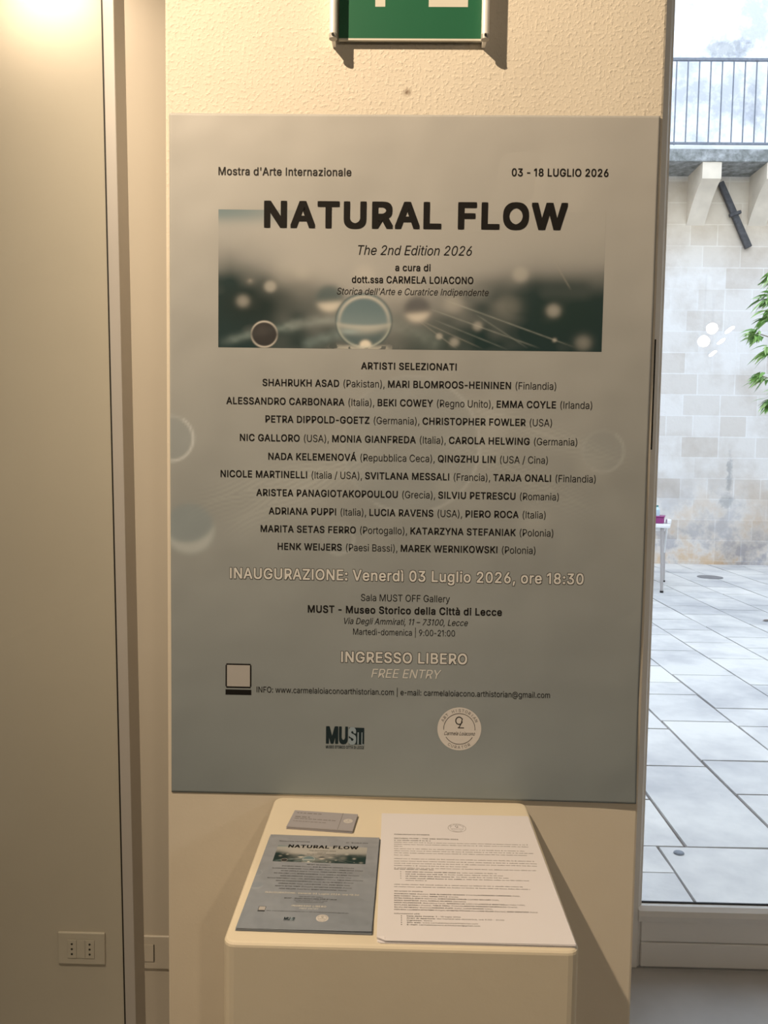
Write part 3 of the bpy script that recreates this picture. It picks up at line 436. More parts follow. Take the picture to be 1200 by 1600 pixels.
    64: (676, [[355,-135,307,-133,262,-126,221,-114,184,-98,151,-77,122,-53,98,-24,77,9,61,46,50,87,43,131,40,179,43,226,50,269,61,309,78,346,98,379,123,408,151,433,184,454,220,470,260,482,303,489,349,492,394,489,435,482,472,469,506,452,536,432,562,407,584,380,603,351,617,319,627,285,633,251,635,215,631,142,627,118,622,96,615,76,605,57,593,42,579,28,561,18,541,13,517,11,503,11,490,13,476,17,463,21,451,28,441,36,432,45,426,56,423,68,420,68,413,54,402,41,388,30,371,20,351,15,326,13,298,15,273,23,251,35,232,52,216,73,204,96,195,123,190,152,188,182,190,212,197,239,207,265,220,287,237,306,257,322,279,334,304,341,330,343,351,342,369,338,385,331,398,323,409,314,416,306,419,306,419,335,474,335,474,110,475,97,479,85,485,74,493,66,505,61,518,59,533,61,546,66,557,76,565,89,571,106,576,127,579,152,580,182,581,215,579,245,575,273,567,301,555,327,541,351,523,373,502,393,477,410,450,424,419,434,385,440,347,442,309,440,274,434,242,424,213,410,187,393,164,372,144,347,128,320,115,289,105,255,100,218,98,178,100,138,105,100,115,66,128,35,144,8,165,-17,188,-37,215,-54,246,-68,280,-78,317,-83,357,-85,376,-85,394,-83,412,-80,458,-69,489,-59,504,-107,464,-120,411,-131], [329,65,350,66,368,71,382,78,395,89,405,102,412,118,417,138,421,160,422,185,421,210,417,231,411,249,403,263,393,274,381,282,366,287,350,290,331,292,313,290,297,285,283,277,271,267,260,254,252,239,246,222,243,204,242,185,243,164,246,144,251,125,258,108,267,94,279,81,293,72,310,67]]),
    193: (480, [[16,0,201,509,276,509,463,0,395,0,287,302,264,372,232,478,245,478,213,371,191,302,85,0], [110,142,110,199,370,199,370,142], [213,558,260,659,329,659,263,558]]),
    192: (480, [[16,0,201,509,276,509,463,0,395,0,287,302,264,372,232,478,245,478,213,371,191,302,85,0], [110,142,110,199,370,199,370,142], [216,558,150,659,218,659,266,558]]),
    224: (389, [[160,-9,137,-7,115,-3,94,5,76,15,60,29,48,45,38,63,32,84,30,108,32,128,36,146,43,161,53,174,64,184,78,193,92,200,108,206,125,211,178,220,234,227,247,229,257,231,265,235,271,240,274,246,276,255,276,257,275,272,272,285,267,297,260,307,251,315,240,322,227,327,212,330,196,331,178,330,163,327,149,322,137,316,127,309,118,301,110,292,104,283,100,274,41,291,51,313,64,331,79,346,95,358,114,368,133,375,153,380,173,383,194,384,208,384,223,382,239,379,255,375,271,369,286,360,300,350,312,336,322,320,330,301,335,278,337,251,337,0,277,0,277,52,272,52,267,43,260,34,252,25,242,16,229,8,215,1,199,-4,181,-7], [170,45,192,47,211,51,228,59,242,68,254,80,263,93,270,108,274,122,276,138,276,190,272,187,267,184,259,182,231,176,200,171,175,168,134,159,122,153,112,147,103,139,97,130,93,118,92,105,93,93,96,82,102,72,109,64,119,57,130,52,142,48,156,46], [165,429,99,529,168,529,215,429]]),
    236: (167, [[53,0,53,379,114,379,114,0], [59,429,-6,529,62,529,110,429]]),
}
def unpack_glyphs():
    G = {chr(c): [adv, [np.array(q, float).reshape(-1, 2) for q in cs]] for c, (adv, cs) in GLYPHS.items()}
    bar = lambda x0, x1, y0, y1: np.array([(x0, y0), (x1, y0), (x1, y1), (x0, y1)], float)
    G['I'] = [188, [bar(63, 124, 0, 509)]]; G['l'] = [167, [bar(53, 114, 0, 509)]]
    G['1'] = [300, [G['1'][1][1]-np.array([70, 0])]]; G['-'] = [340, [bar(60, 280, 188, 244)]]
    return G
G_ = unpack_glyphs()
CAP = 509.0
def area2(p):
    q = np.roll(p, -1, 0); return float((p[:, 0]*q[:, 1]-q[:, 0]*p[:, 1]).sum())
def inside(pt, poly):
    x, y = pt; r = False; n = len(poly)
    for i in range(n):
        x1, y1 = poly[i]; x2, y2 = poly[i-1]
        if (y1 > y) != (y2 > y) and x < x1+(x2-x1)*(y-y1)/(y2-y1): r = not r
    return r
_cache = {}
def glyph(ch):
    """filled outline of one letter: points, triangles, advance"""
    if ch in _cache: return _cache[ch]
    if ch == ' ': _cache[ch] = (np.zeros((0, 2)), [], 188.0); return _cache[ch]
    adv, cs = G_[ch]
    big = max(cs, key=lambda p: abs(area2(p))); sg_ = area2(big) > 0
    outs = [c for c in cs if (area2(c) > 0) == sg_]; holes = [c for c in cs if (area2(c) > 0) != sg_]
    pts, tris = [], []
    for o_ in outs:
        hs = [h for h in holes if inside(h[0], o_)]
        loops = [o_]+hs
        n0 = len(pts)
        for L in loops: pts += [tuple(p) for p in L]
        for t in tessellate_polygon([[Vector((x, y, 0)) for x, y in L] for L in loops]):
            i, j, k = [n0+q for q in t]
            (x1, y1), (x2, y2), (x3, y3) = pts[i], pts[j], pts[k]
            ar = (x2-x1)*(y3-y1)-(x3-x1)*(y2-y1)
            if ar: tris.append((i, j, k) if ar > 0 else (i, k, j))
    _cache[ch] = (np.array(pts), tris, float(adv)); return _cache[ch]
def heavy(pts, tris, r, n=8):
    """the same outline with strokes r thicker all round; every copy lies a hair above the one before"""
    if r <= 0 or not len(pts): return pts, tris, np.zeros(len(pts))
    P, F, L = [pts], list(tris), [np.zeros(len(pts))]
    for k in range(n):
        dx, dy = ((1, 0), (0.93, 0.93), (0, 1), (-0.93, 0.93), (-1, 0), (-0.93, -0.93), (0, -1), (0.93, -0.93))[k]; P.append(pts+np.array([dx, dy])*r)
        F += [tuple(i+len(pts)*(k+1) for i in t) for t in tris]; L.append(np.full(len(pts), (k+1)*4e-6))
    return np.vstack(P), F, np.concatenate(L)
class Ink:
    """flat printed shapes in the plane (x right, y up); built as one mesh"""
    def __init__(self): self.v = []; self.f = []; self.h = []; self.n = 0
    def add(self, co, fs, lift=None):
        self.h.append(np.zeros(len(co)) if lift is None else lift)
        self.v.append(np.asarray(co, float)); self.f += [tuple(i+self.n for i in f) for f in fs]; self.n += len(co)
    def line(self, segs, x0, x1, y, cap, italic=0.0, extra=0.0):
        """segments (text, weight) set side by side, stretched to run from x0 to x1, capitals cap high, baseline y"""
        items = []; pen = 0.0; lo = None; hi = 0.0
        for s, r in segs:
            for ch in s:
                pts, tris, adv = glyph(ch)
                if len(pts):
                    if lo is None: lo = pen+pts[:, 0].min()-r
                    hi = pen+pts[:, 0].max()+r
                    items.append((ch, r, pen))
                pen += adv+1.7*r
        kx = (x1-x0)/(hi-lo)
        for ch, r, p in items:
            pts, tris, adv = glyph(ch)
            c, f, lift = heavy(pts, tris, r+extra)
            ky = cap/(CAP+2*r)
            Y = (c[:, 1]+r)*ky; X = x0+(c[:, 0]+p-lo)*kx+Y*italic
            self.add(np.stack([X, y+Y], 1), f, lift)
        return self
    def rect(self, x0, y0, x1, y1):
        self.add([(x0, y0), (x1, y0), (x1, y1), (x0, y1)], [(0, 1, 2, 3)]); return self
    def ring(self, cx, cy, r0, r1, a0=0.0, a1=360.0, n=64):
        a = np.radians(np.linspace(a0, a1, n+1))
        o = np.stack([cx+r1*np.cos(a), cy+r1*np.sin(a)], 1); i = np.stack([cx+r0*np.cos(a), cy+r0*np.sin(a)], 1)
        self.add(np.vstack([o, i]), [(k, k+1, n+2+k, n+1+k) for k in range(n)]); return self
    def disc(self, cx, cy, r, n=64):
        a = np.linspace(0, 2*math.pi, n, endpoint=False)
        self.add(np.stack([cx+r*np.cos(a), cy+r*np.sin(a)], 1), [tuple(range(n))]); return self
    def stroke(self, pts, w):
        pts = [Vector(p) for p in pts]
        for p, q in zip(pts[:-1], pts[1:]):
            d = (q-p); 
            if d.length < 1e-9: continue
            d.normalize(); n = Vector((-d.y, d.x))*w/2; e = d*w*0.3
            self.add([tuple(p-e+n), tuple(p-e-n), tuple(q+e-n), tuple(q+e+n)], [(0, 1, 2, 3)])
        return self
    def arc_text(self, s, cx, cy, r, mid, size, weight=0.0, step=14.0, inward=False):
        for i, chx in enumerate(s):
            if chx == ' ': continue
            ang = math.radians(mid+((i-(len(s)-1)/2)*step)*(1 if inward else -1))
            pts, tris, adv = glyph(chx); co, fs, lift = heavy(pts, tris, weight)
            c = (co-np.array([adv/2, CAP/2]))*size/CAP
            rot = ang+(math.pi/2 if inward else -math.pi/2)
            R = np.array([[math.cos(rot), -math.sin(rot)], [math.sin(rot), math.cos(rot)]])
            self.add(c@R.T+np.array([cx+r*math.cos(ang), cy+r*math.sin(ang)]), fs, lift)
        return self
    def build(self, name, mat, parent, to3d, upright=True):
        v = np.vstack(self.v)
        p3 = to3d(v[:, 0], v[:, 1])
        p3[:, 1 if upright else 2] += np.concatenate(self.h)*(-1 if upright else 1)
        o = obj(name, (p3.tolist(), self.f), mat, parent)
        return o
def grid_mesh(xs, ys, to3d, colr, name, mat, parent, back=None):
    nx, ny = len(xs), len(ys)
    X, Y = np.meshgrid(xs, ys)
    co = to3d(X.ravel(), Y.ravel())
    a = np.arange(nx*ny).reshape(ny, nx)
    f = np.stack([a[:-1, :-1], a[:-1, 1:], a[1:, 1:], a[1:, :-1]], -1).reshape(-1, 4)
    cols = np.clip(colr(X.ravel(), Y.ravel()), 0, 1)
    if back is not None:                                    # thickness: a rim and a back sheet
        n = nx*ny
        rim = np.concatenate([a[0, :], a[1:, -1], a[-1, -2::-1], a[-2:0:-1, 0]])
        bco = co[rim]+np.array([0, back, 0]); m = len(rim)
        co = np.vstack([co, bco]); cols = np.vstack([cols, np.ones((m, 3))*0.7])
        extra = [(int(rim[i]), n+i, n+(i+1) % m, int(rim[(i+1) % m])) for i in range(m)]
        faces = f.tolist()+extra
    else:
        faces = f.tolist()
    o = obj(name, (co.tolist(), faces), mat, parent, smooth=True)
    at = o.data.color_attributes.new('print', 'FLOAT_COLOR', 'POINT')
    at.data.foreach_set('color', np.hstack([cols, np.ones((len(cols), 1))]).astype('f').ravel())
    return o

# ------------------------------------------------------------------ the poster
PW, PH = 0.35, 1.0
def relief(x, z):
    """how far the poster stands off the pillar at (x, z)"""
    w = 0.0013+0.0004*np.sin(9*x+5.0*z+1)+0.0004*np.sin(11*z-6*x)
    e = np.clip((x-0.26)/0.09, 0, 1)
    w = w+0.0012*e*e*(1+np.sin(17*z+2))*0.6
    b = np.clip((0.16-z)/0.16, 0, 1)
    w = w+0.005*b*b*np.clip((x+0.1)/0.45, 0, 1)
    return w
def on_poster(off):
    return lambda x, z: np.stack([x, -relief(x, z)-off, z], 1)
def soft(d, r, s):
    return 1/(1+np.exp(np.clip((d-r)/s, -40, 40)))
def vnoise(x, y, seed):
    """smooth value noise"""
    rs = np.random.RandomState(seed); T = rs.rand(64, 64)
    xi = np.floor(x).astype(int); yi = np.floor(y).astype(int); fx = x-xi; fy = y-yi
    fx = fx*fx*(3-2*fx); fy = fy*fy*(3-2*fy)
    g = lambda i, j: T[i % 64, j % 64]
    return (g(xi, yi)*(1-fx)+g(xi+1, yi)*fx)*(1-fy)+(g(xi, yi+1)*(1-fx)+g(xi+1, yi+1)*fx)*fy
def mixc(c, t, col):
    return c*(1-t[:, None])+np.array(col)[None, :]*t[:, None]
def paper_ink(x, z):
    t = np.clip(z, 0, 1)
    top = np.array([0.43, 0.425, 0.405]); mid = np.array([0.32, 0.34, 0.34]); bot = np.array([0.243, 0.282, 0.302])
    k = np.clip((t-0.5)/0.5, 0, 1)[:, None]; j = np.clip((0.5-t)/0.5, 0, 1)[:, None]
    c = mid+(top-mid)*k+(bot-mid)*j
    band = np.exp(-((z-0.45)/0.17)**2)
    n = vnoise(x*14+3, z*9, 3)*0.6+vnoise(x*30, z*22+9, 4)*0.4-0.5
    c = c*(1+0.16*band*n)[:, None]
    def dr(cx, cz, r, amt):
        nonlocal c
        d = np.hypot(x-cx, z-cz)
        c = mixc(c, amt*0.5*soft(d, r, 0.002), (0.24, 0.30, 0.34))
        c = mixc(c, amt*np.exp(-((d-r)/0.0022)**2)*(0.35+0.65*((z-cz)*0.6 < (x-cx))), (0.58, 0.62, 0.64))
    dr(-0.349, 0.535, 0.033, 0.7)
    d = np.hypot(x+0.322, z-0.402); ins = soft(d, 0.037, 0.002)
    c = mixc(c, 0.45*ins, (0.21, 0.29, 0.34))
    cres = ins*soft(-(np.hypot(x+0.327, z-0.427)), -0.046, 0.002)
    c = mixc(c, 0.55*cres, (0.58, 0.62, 0.62))
    # feathery streaks of the washed-out macro picture
    for (ax, az, bx, bz, w) in ((-0.33, 0.43, -0.05, 0.52, .02), (-0.28, 0.40, -0.03, 0.53, .022), (0.02, 0.56, 0.29, 0.43, .02), (0.05, 0.60, 0.34, 0.50, .015)):
        L = math.hypot(bx-ax, bz-az); ux, uz = (bx-ax)/L, (bz-az)/L
        s = ((x-ax)*ux+(z-az)*uz)/L; dd = np.abs(-(x-ax)*uz+(z-az)*ux)
        m = np.exp(-(dd/w)**2)*np.clip(s*4, 0, 1)*np.clip((1-s)*4, 0, 1)
        hair = 0.5+0.5*np.sin(dd*900+6*np.sin(s*9))
        c = mixc(c, 0.22*m*hair, (0.56, 0.60, 0.58))
    dr(0.005, 0.53, 0.10, 0.28); dr(0.285, 0.525, 0.03, 0.25); dr(-0.10, 0.39, 0.022, 0.3)
    for (cx, cz, r) in ((-0.10, 0.395, .016), (0.19, 0.42, .02), (0.06, 0.47, .018), (0.27, 0.50, .02), (0.12, .555, .02)):
        d = np.hypot(x-cx, z-cz); c = mixc(c, 0.2*soft(d, r, 0.006), (0.58, 0.60, 0.58))
    return c
def photo_ink(x, z):
    # millimetre-like picture frame: px 341..945, py 328..549
    px = 341+(x+0.279)/0.557*604; py = 328+(0.8655-z)/0.197*221
    n1 = vnoise(px/70, py/45, 11); n2 = vnoise(px/26, py/20, 12); n3 = vnoise(px/9, py/7, 13)
    c = np.tile(np.array([0.40, 0.405, 0.40]), (len(px), 1))
    c = mixc(c, 0.28*n1, (0.55, 0.54, 0.51))
    # dark teal depth of the lower half, deepest at both sides
    low = soft(-(py+14*(n1-0.5)), -462, 16)
    side = np.clip(np.abs(px-600)/240, 0, 1)
    low2 = soft(-(py+30*(n1-0.5)), -(488-80*side), 20)
    c = mixc(c, np.clip(low2*(0.62+0.45*side+0.25*(n2-0.5)), 0, 1), (0.018, 0.040, 0.043))
    c = mixc(c, 0.85*np.exp(-(((px-395)/66)**2+((py-478)/36)**2)), (0.016, 0.028, 0.027))
    c = mixc(c, 0.7*np.exp(-(((px-890)/70)**2+((py-490)/40)**2)), (0.02, 0.042, 0.038))
    c = mixc(c, 0.65*np.exp(-(((px-690)/80)**2+((py-540)/26)**2)), (0.02, 0.045, 0.043))
    c = mixc(c, 0.6*np.exp(-(((px-480)/60)**2+((py-540)/16)**2)), (0.02, 0.04, 0.04))
    # blue-teal strip along the top left edge
    c = mixc(c, soft(py, 345, 5)*soft(px, 455, 35)*0.85, (0.115, 0.20, 0.235))
    # leaf ribs and hairs
    for (ax, ay, bx, by, w, a, colr) in ((341, 543, 470, 512, 7, .5, (0.26, .34, .34)), (440, 516, 545, 503, 8, .55, (0.34, .40, .40)), (470, 547, 560, 520, 9, .5, (0.25, .34, .35)), (600, 500, 700, 548, 14, .35, (.3, .36, .35)),
                              (690, 466, 905, 543, 1.0, .42, (.5, .54, .5)), (665, 480, 850, 545, 1.0, .35, (.5, .54, .5)), (745, 490, 830, 545, 0.9, .32, (.45, .5, .47)), (640, 490, 720, 548, 0.9, .3, (.5, .5, .45)), (860, 394, 895, 452, 1.2, .5, (.30, .30, .26)),
                              (655, 500, 760, 547, 0.9, .3, (.5, .5, .45)), (680, 500, 800, 548, 0.9, .3, (.45, .5, .47))):
        L = math.hypot(bx-ax, by-ay); ux, uy = (bx-ax)/L, (by-ay)/L
        s = ((px-ax)*ux+(py-ay)*uy)/L; dd = -(px-ax)*uy+(py-ay)*ux+3*np.sin(s*3)*(w > 2)
        c = mixc(c, a*np.exp(-(dd/w)**2)*np.clip(s*6, 0, 1)*np.clip((1-s)*6, 0, 1)*(0.6+0.4*n3), colr)
    # out-of-focus glints
    for (cx, cy, r, a, s) in ((423, 450, 9, .75, 2), (380, 474, 9, .6, 3), (571, 429, 15, .7, 5), (815, 427, 12, .75, 3), (868, 484, 10, .75, 3), (711, 475, 14, .6, 5), (916, 535, 11, .5, 4), (797, 478, 18, .35, 7),
                           (450, 425, 22, .3, 8), (500, 395, 40, .35, 14), (474, 428, 10, .35, 5), (750, 510, 7, .7, 2), (690, 527, 5, .8, 1.2), (714, 536, 7, .75, 2), (871, 531, 3, .8, 1), (640, 452, 20, .35, 8)):
        d = np.hypot(px-cx, (py-cy)*1.05); c = mixc(c, 0.72*a*soft(d, r, s*0.8), (0.56, 0.55, 0.51))
    # blurred drops with a bright underside
    for (cx, cy, r, tcol) in ((517, 468, 21, (0.075, .115, .125)), (655, 484, 20, (0.10, .105, .115)), (391, 440, 0.01, (0.1,)*3)):
        d = np.hypot(px-cx, py-cy); ins = soft(d, r, 2.5)
        c = mixc(c, 0.85*ins, tcol)
        c = mixc(c, 0.95*ins*soft(-(py+0.1*(px-cx)), -(cy+r*0.32), 2.5), (0.68, 0.65, 0.58))
    # sharp small drop, left
    d = np.hypot(px-414, py-527); ins = soft(d, 21, 0.7)
    c = mixc(c, 0.92*ins, (0.040, 0.038, 0.040)); c = mixc(c, 0.5*soft(np.hypot(px-410, py-520), 9, 4), (0.085, .08, .08))
    ring = np.exp(-((d-20.5)/1.3)**2); c = mixc(c, ring*np.clip(0.25+0.75*np.abs(py-527)/20, 0, 1), (0.60, 0.58, 0.54))
    # the large drop
    cx, cy, r = 571, 504, 45
    d = np.hypot(px-cx, py-cy); ins = soft(d, r, 0.9)
    up_ = np.array([0.135, 0.205, 0.235])
    inner = np.tile(up_, (len(px), 1))
    inner = mixc(inner, soft(-(py), -496, 8)*0.6, (0.26, 0.34, 0.36))
    inner = mixc(inner, soft(-(py+0.0022*(px-cx)**2), -511, 1.2), (0.50, 0.52, 0.49))
    inner = mixc(inner, soft(-(py+0.006*(px-cx)**2), -522, 3.5)*0.92, (0.06, 0.11, 0.13))
    inner = mixc(inner, 0.8*np.exp(-(((px-548)/16)**2+((py-521)/5)**2)), (0.33, 0.42, 0.44))
    inner = mixc(inner, soft(np.hypot(px-574, (py-543)*1.1), 9, 1.2), (0.80, 0.76, 0.66))
    inner = mixc(inner, 0.8*np.exp(-((d-(r-6))/3.0)**2)*soft(py, 500, 12), (0.58, 0.57, 0.52))
    inner = mixc(inner, 0.55*np.exp(-((d-(r-3))/2.0)**2)*soft(-py, -512, 4), (0.56, 0.62, 0.56))
    inner = mixc(inner, 0.8*np.exp(-((d-r)/1.8)**2), (0.06, 0.09, 0.10))
    c = c*(1-ins[:, None])+inner*ins[:, None]
    spl = soft(np.abs(px-570)+6*(n3-.5), 44, 5)*soft(-py, -(541+5*n3), 1.5)*(n3 > 0.45)
    c = mixc(c, 0.7*spl, (0.62, 0.62, 0.57))
    # the picture dissolves into the paper at its upper right
    fade = soft(py+0.25*(px-640)*(px > 640)*0+18*(n1-0.5), 392-50*np.clip((430-px)/90, 0, 1), 16)*soft(-px, -455, 22)
    fade = np.maximum(fade, soft(py, 362+0*px, 10)*soft(-px, -470, 16))
    fade = np.maximum(fade, 0.8*soft(py+20*(n1-.5), 405, 14)*soft(-px, -560, 30))
    bgc = paper_ink(x, z)
    return c*(1-fade[:, None])+bgc*fade[:, None]

PAPER = attr_mat('satin_poster_print', 0.5, 0.25, 0.3)
PRINT = attr_mat('printed_picture', 0.6, 0.0, 0.15)
INK = flat('black_ink', (0.012, 0.011, 0.010), 0.7, 0.12)
INK2 = flat('soft_black_ink', (0.032, 0.030, 0.028), 0.7, 0.12)
WHITEINK = flat('white_ink', (0.66, 0.66, 0.64), 0.5)
NAVYINK = flat('dark_teal_ink', (0.014, 0.026, 0.032), 0.7, 0.12)
SEALINK = flat('pale_seal_ink', (0.62, 0.60, 0.58), 0.5)
GREYINK = flat('grey_ink', (0.22, 0.21, 0.20), 0.55)

B, LT = 17.0, 0.0
ARTISTS = [
 [('SHAHRUKH ASAD ', B), ('(Pakistan), ', LT), ('MARI BLOMROOS-HEININEN ', B), ('(Finlandia)', LT)],
 [('ALESSANDRO CARBONARA ', B), ('(Italia), ', LT), ('BEKI COWEY ', B), ('(Regno Unito), ', LT), ('EMMA COYLE ', B), ('(Irlanda)', LT)],
 [('PETRA DIPPOLD-GOETZ ', B), ('(Germania), ', LT), ('CHRISTOPHER FOWLER ', B), ('(USA)', LT)],
 [('NIC GALLORO ', B), ('(USA), ', LT), ('MONIA GIANFREDA ', B), ('(Italia), ', LT), ('CAROLA HELWING ', B), ('(Germania)', LT)],
 [('NADA KELEMENOVÁ ', B), ('(Repubblica Ceca), ', LT), ('QINGZHU LIN ', B), ('(USA / Cina)', LT)],
 [('NICOLE MARTINELLI ', B), ('(Italia / USA), ', LT), ('SVITLANA MESSALI ', B), ('(Francia), ', LT), ('TARJA ONALI ', B), ('(Finlandia)', LT)],
 [('ARISTEA PANAGIOTAKOPOULOU ', B), ('(Grecia), ', LT), ('SILVIU PETRESCU ', B), ('(Romania)', LT)],
 [('ADRIANA PUPPI ', B), ('(Italia), ', LT), ('LUCIA RAVENS ', B), ('(USA), ', LT), ('PIERO ROCA ', B), ('(Italia)', LT)],
 [('MARITA SETAS FERRO ', B), ('(Portogallo), ', LT), ('KATARZYNA STEFANIAK ', B), ('(Polonia)', LT)],
 [('HENK WEIJERS ', B), ('(Paesi Bassi), ', LT), ('MAREK WERNIKOWSKI ', B), ('(Polonia)', LT)]]
AX = [(-.214, .214, .6135), (-.267, .267, .5865), (-.2095, .2095, .5605), (-.247, .247, .533), (-.205, .205, .506), (-.2755, .2755, .4795), (-.2225, .2225, .4525), (-.204, .204, .4255), (-.216, .216, .399), (-.1905, .1905, .373)]

def seal_marks(cx, cy, R, ink, small, low=None):
    """the curator's round mark: two arcs, monogram, signature and lettering round the rim"""
    ink.ring(cx, cy, R*0.70, R*0.725, -4, 184, 48); ink.ring(cx, cy, R*0.70, R*0.725, 212, 328, 32)
    a = [(cx-0.02*R+0.15*R*math.cos(t)*1.0, cy+0.38*R+0.17*R*math.sin(t)) for t in np.linspace(0.6, 6.0, 22)]
    ink.stroke(a, R*0.045)
    ink.stroke([(cx+0.13*R, cy+0.48*R), (cx+0.08*R, cy+0.25*R), (cx-0.02*R, cy+0.06*R), (cx-0.06*R, cy+0.05*R), (cx+0.20*R, cy+0.05*R)], R*0.04)
    ink.line([('Carmela Loiacono', 2)], cx-0.70*R, cx+0.70*R, cy-0.30*R, 0.17*R, 0.28)
    small.arc_text('ART HISTORIAN', cx, cy, R*0.855, 90, R*0.13, 8.0, 10.5)
    (low or small).arc_text('CURATOR', cx, cy, R*0.855, 270, R*0.13, 8.0, 10.5, True)

def make_poster():
    root = empty('exhibition_poster', (0, 0, 0), (0, 0, 0), 'large grey-blue exhibition poster fixed flat on the pillar', 'poster')
    grid_mesh(np.linspace(-PW, PW, 211), np.linspace(0, PH, 301), on_poster(0), paper_ink, 'paper', PAPER, root, 0.0003)
    grid_mesh(np.linspace(-0.279, 0.278, 430), np.linspace(0.6685, 0.8655, 156), on_poster(0.00012), photo_ink, 'printed_photo', PRINT, root)
    T = on_poster(0.0003); T2 = on_poster(0.00045)
    Ink().line([("Mostra d'Arte Internazionale", 15)], -.279, -.0875, .9137, .0115).build('heading', INK2, root, T)
    Ink().line([('03 - 18 LUGLIO 2026', 18)], .142, .2795, .9150, .0112).build('date', INK, root, T)
    Ink().line([('NATURAL', 32)], -.213, .0430, .8400, .0385).build('title_word', INK, root, T2)
    Ink().line([('FLOW', 32)], .0665, .2235, .8400, .0385).build('title_word', INK, root, T2)
    Ink().line([('The 2nd Edition 2026', 0)], -.079, .0865, .8032, .0135, 0.2).build('subtitle', INK, root, T2)
    k = Ink().line([('a cura di', 16)], -.0225, .0285, .7805, .0100)
    k.line([('dott.ssa CARMELA LOIACONO', 16)], -.085, .0905, .7630, .0102); k.build('curator_name', INK, root, T2)
    Ink().line([("Storica dell'Arte e Curatrice Indipendente", 0)], -.107, .112, .7465, .0095, 0.2).build('curator_role', INK2, root, T2)
    Ink().line([('ARTISTI SELEZIONATI', 20)], -.070, .069, .6393, .0102).build('list_heading', INK, root, T)
    for segs, (a, b, y) in zip(ARTISTS, AX):
        Ink().line(segs, a, b, y-.0002, .0104).build('artist_line', INK, root, T)
    op = [[('INAUGURAZIONE: Venerdì 03 Luglio 2026, ore 18:30', 19)], -.2615, .2625, .3285, .0165]
    dk = Ink().line(*op, extra=22); dk.build('opening_outline', INK2, root, T)
    Ink().line(*op, extra=-3).build('opening_lettering', WHITEINK, root, T2)
    k = Ink().line([('Sala MUST OFF Gallery', 0)], -.066, .066, .2985, .0102)
    k.line([('MUST - Museo Storico della Città di Lecce', 19)], -.145, .1435, .2795, .0112)
    k.line([('Via Degli Ammirati, 11 – 73100, Lecce', 0)], -.0925, .0925, .2635, .0092, 0.2)
    k.line([('Martedì-domenica | 9:00-21:00', 0)], -.077, .0745, .2475, .0092)
    k.build('venue_lettering', INK, root, T)
    fr = [[('INGRESSO LIBERO', 21)], -.0945, .0935, .2055, .0165]
    Ink().line(*fr, extra=22).build('free_entry_outline', INK2, root, T)
    Ink().line(*fr, extra=-3).build('free_entry_lettering', WHITEINK, root, T2)
    Ink().line([('FREE ENTRY', 0)], -.049, .053, .1832, .0132, 0.2).build('free_entry_translation', WHITEINK, root, T2)
    Ink().line([('INFO: www.carmelaloiaconoarthistorian.com | e-mail: carmelaloiacono.arthistorian@gmail.com', 3)], -.221, .218, .1570, .0088).build('contact_line', INK, root, T)
    k = Ink()
    x0, x1, z0, z1, w = -.268, -.229, .163, .200, .0022
    k.rect(x0, z0+w, x0+w, z1-w).rect(x1-w, z0+w, x1, z1-w).rect(x0+w*.5, z1-w, x1-w*.5, z1).rect(x0+w*.5, z0, x1-w*.5, z0+w)
    k.rect(x0, .1525, x1, .1605); k.build('code_frame', INK, root, T)
    Ink().rect(x0+w, z0+w, x1-w, z1-w).build('code_field', flat('code_field_grey', (0.42, 0.41, 0.40), 0.6), root, T)
    k = Ink()
    lx, lz, s = -.116, .0805, 1.0
    k.line([('M', 42)], lx, lx+.0185, lz, .027); k.line([('U', 42)], lx+.0195, lx+.033, lz, .027)
    k.rect(lx+.0345, lz-.0003, lx+.0575, lz+.0255)
    k.build('museum_logo', NAVYINK, root, T)
    k = Ink().line([('S', 36)], lx+.0335, lx+.0455, lz-.0005, .0265)
    k.rect(lx+.0475, lz, lx+.0493, lz+.0185).rect(lx+.0535, lz-.0006, lx+.0578, lz+.0005).rect(lx+.0535, lz, lx+.0548, lz+.0185)
    k.build('museum_logo_cutout', flat('logo_grey', (0.27, 0.345, 0.41), 0.5), root, T2)
    Ink().line([('MUSEO STORICO CITTÀ DI LECCE', 18)], lx, lx+.0575, .0735, .0045).build('museum_logo_caption', NAVYINK, root, T)
    Ink().disc(.084, .1075, .0328).build('seal', SEALINK, root, T)
    a, b, b2 = Ink(), Ink(), Ink(); seal_marks(.084, .1075, .0328, a, b, b2)
    b2.build('seal_lettering', GREYINK, root, T2)
    a.build('seal_drawing', INK2, root, T2); b.build('seal_lettering', GREYINK, root, T2)
    return root
poster = make_poster()

# ------------------------------------------------------------------ flyers, cards and sheets on the plinth
FLYM = flat('flyer_stock', (0.25, 0.28, 0.325), 0.5)
flyer_spec = [(-0.108, -0.3375, -0.9), (-0.1085, -0.3378, -0.7), (-0.1075, -0.3374, -1.1), (-0.108, -0.338, -0.9), (-0.1083, -0.3372, -1.0), (-0.1078, -0.3377, -0.8)]
for i, (x, y, a) in enumerate(flyer_spec):
    z = PZ+0.00045*i
    f = obj('flyer', box((-0.0738, 0, 0.00002), (0.0738, 0.211, 0.00043)), FLYM, None, loc=(x, y, z), rot=(0, 0, math.radians(a)))
    tag(f, 'grey-blue flyer lying under the top flyer of the stack on the plinth', 'flyer', 'flyers in the stack on the plinth')
top = copy_tree(poster)
top.name = 'flyer'
zf = PZ+0.00045*len(flyer_spec)+0.0003
top.scale = (0.211,)*3; top.location = (-0.108, -0.3375, zf); top.rotation_euler = (math.radians(-90), 0, 0)
top.rotation_euler = (Matrix.Rotation(math.radians(-0.9), 3, 'Z') @ Matrix.Rotation(math.radians(-90), 3, 'X')).to_euler()
pp = next(c for c in top.children if c.name.startswith('paper'))
pp.data = pp.data.copy()
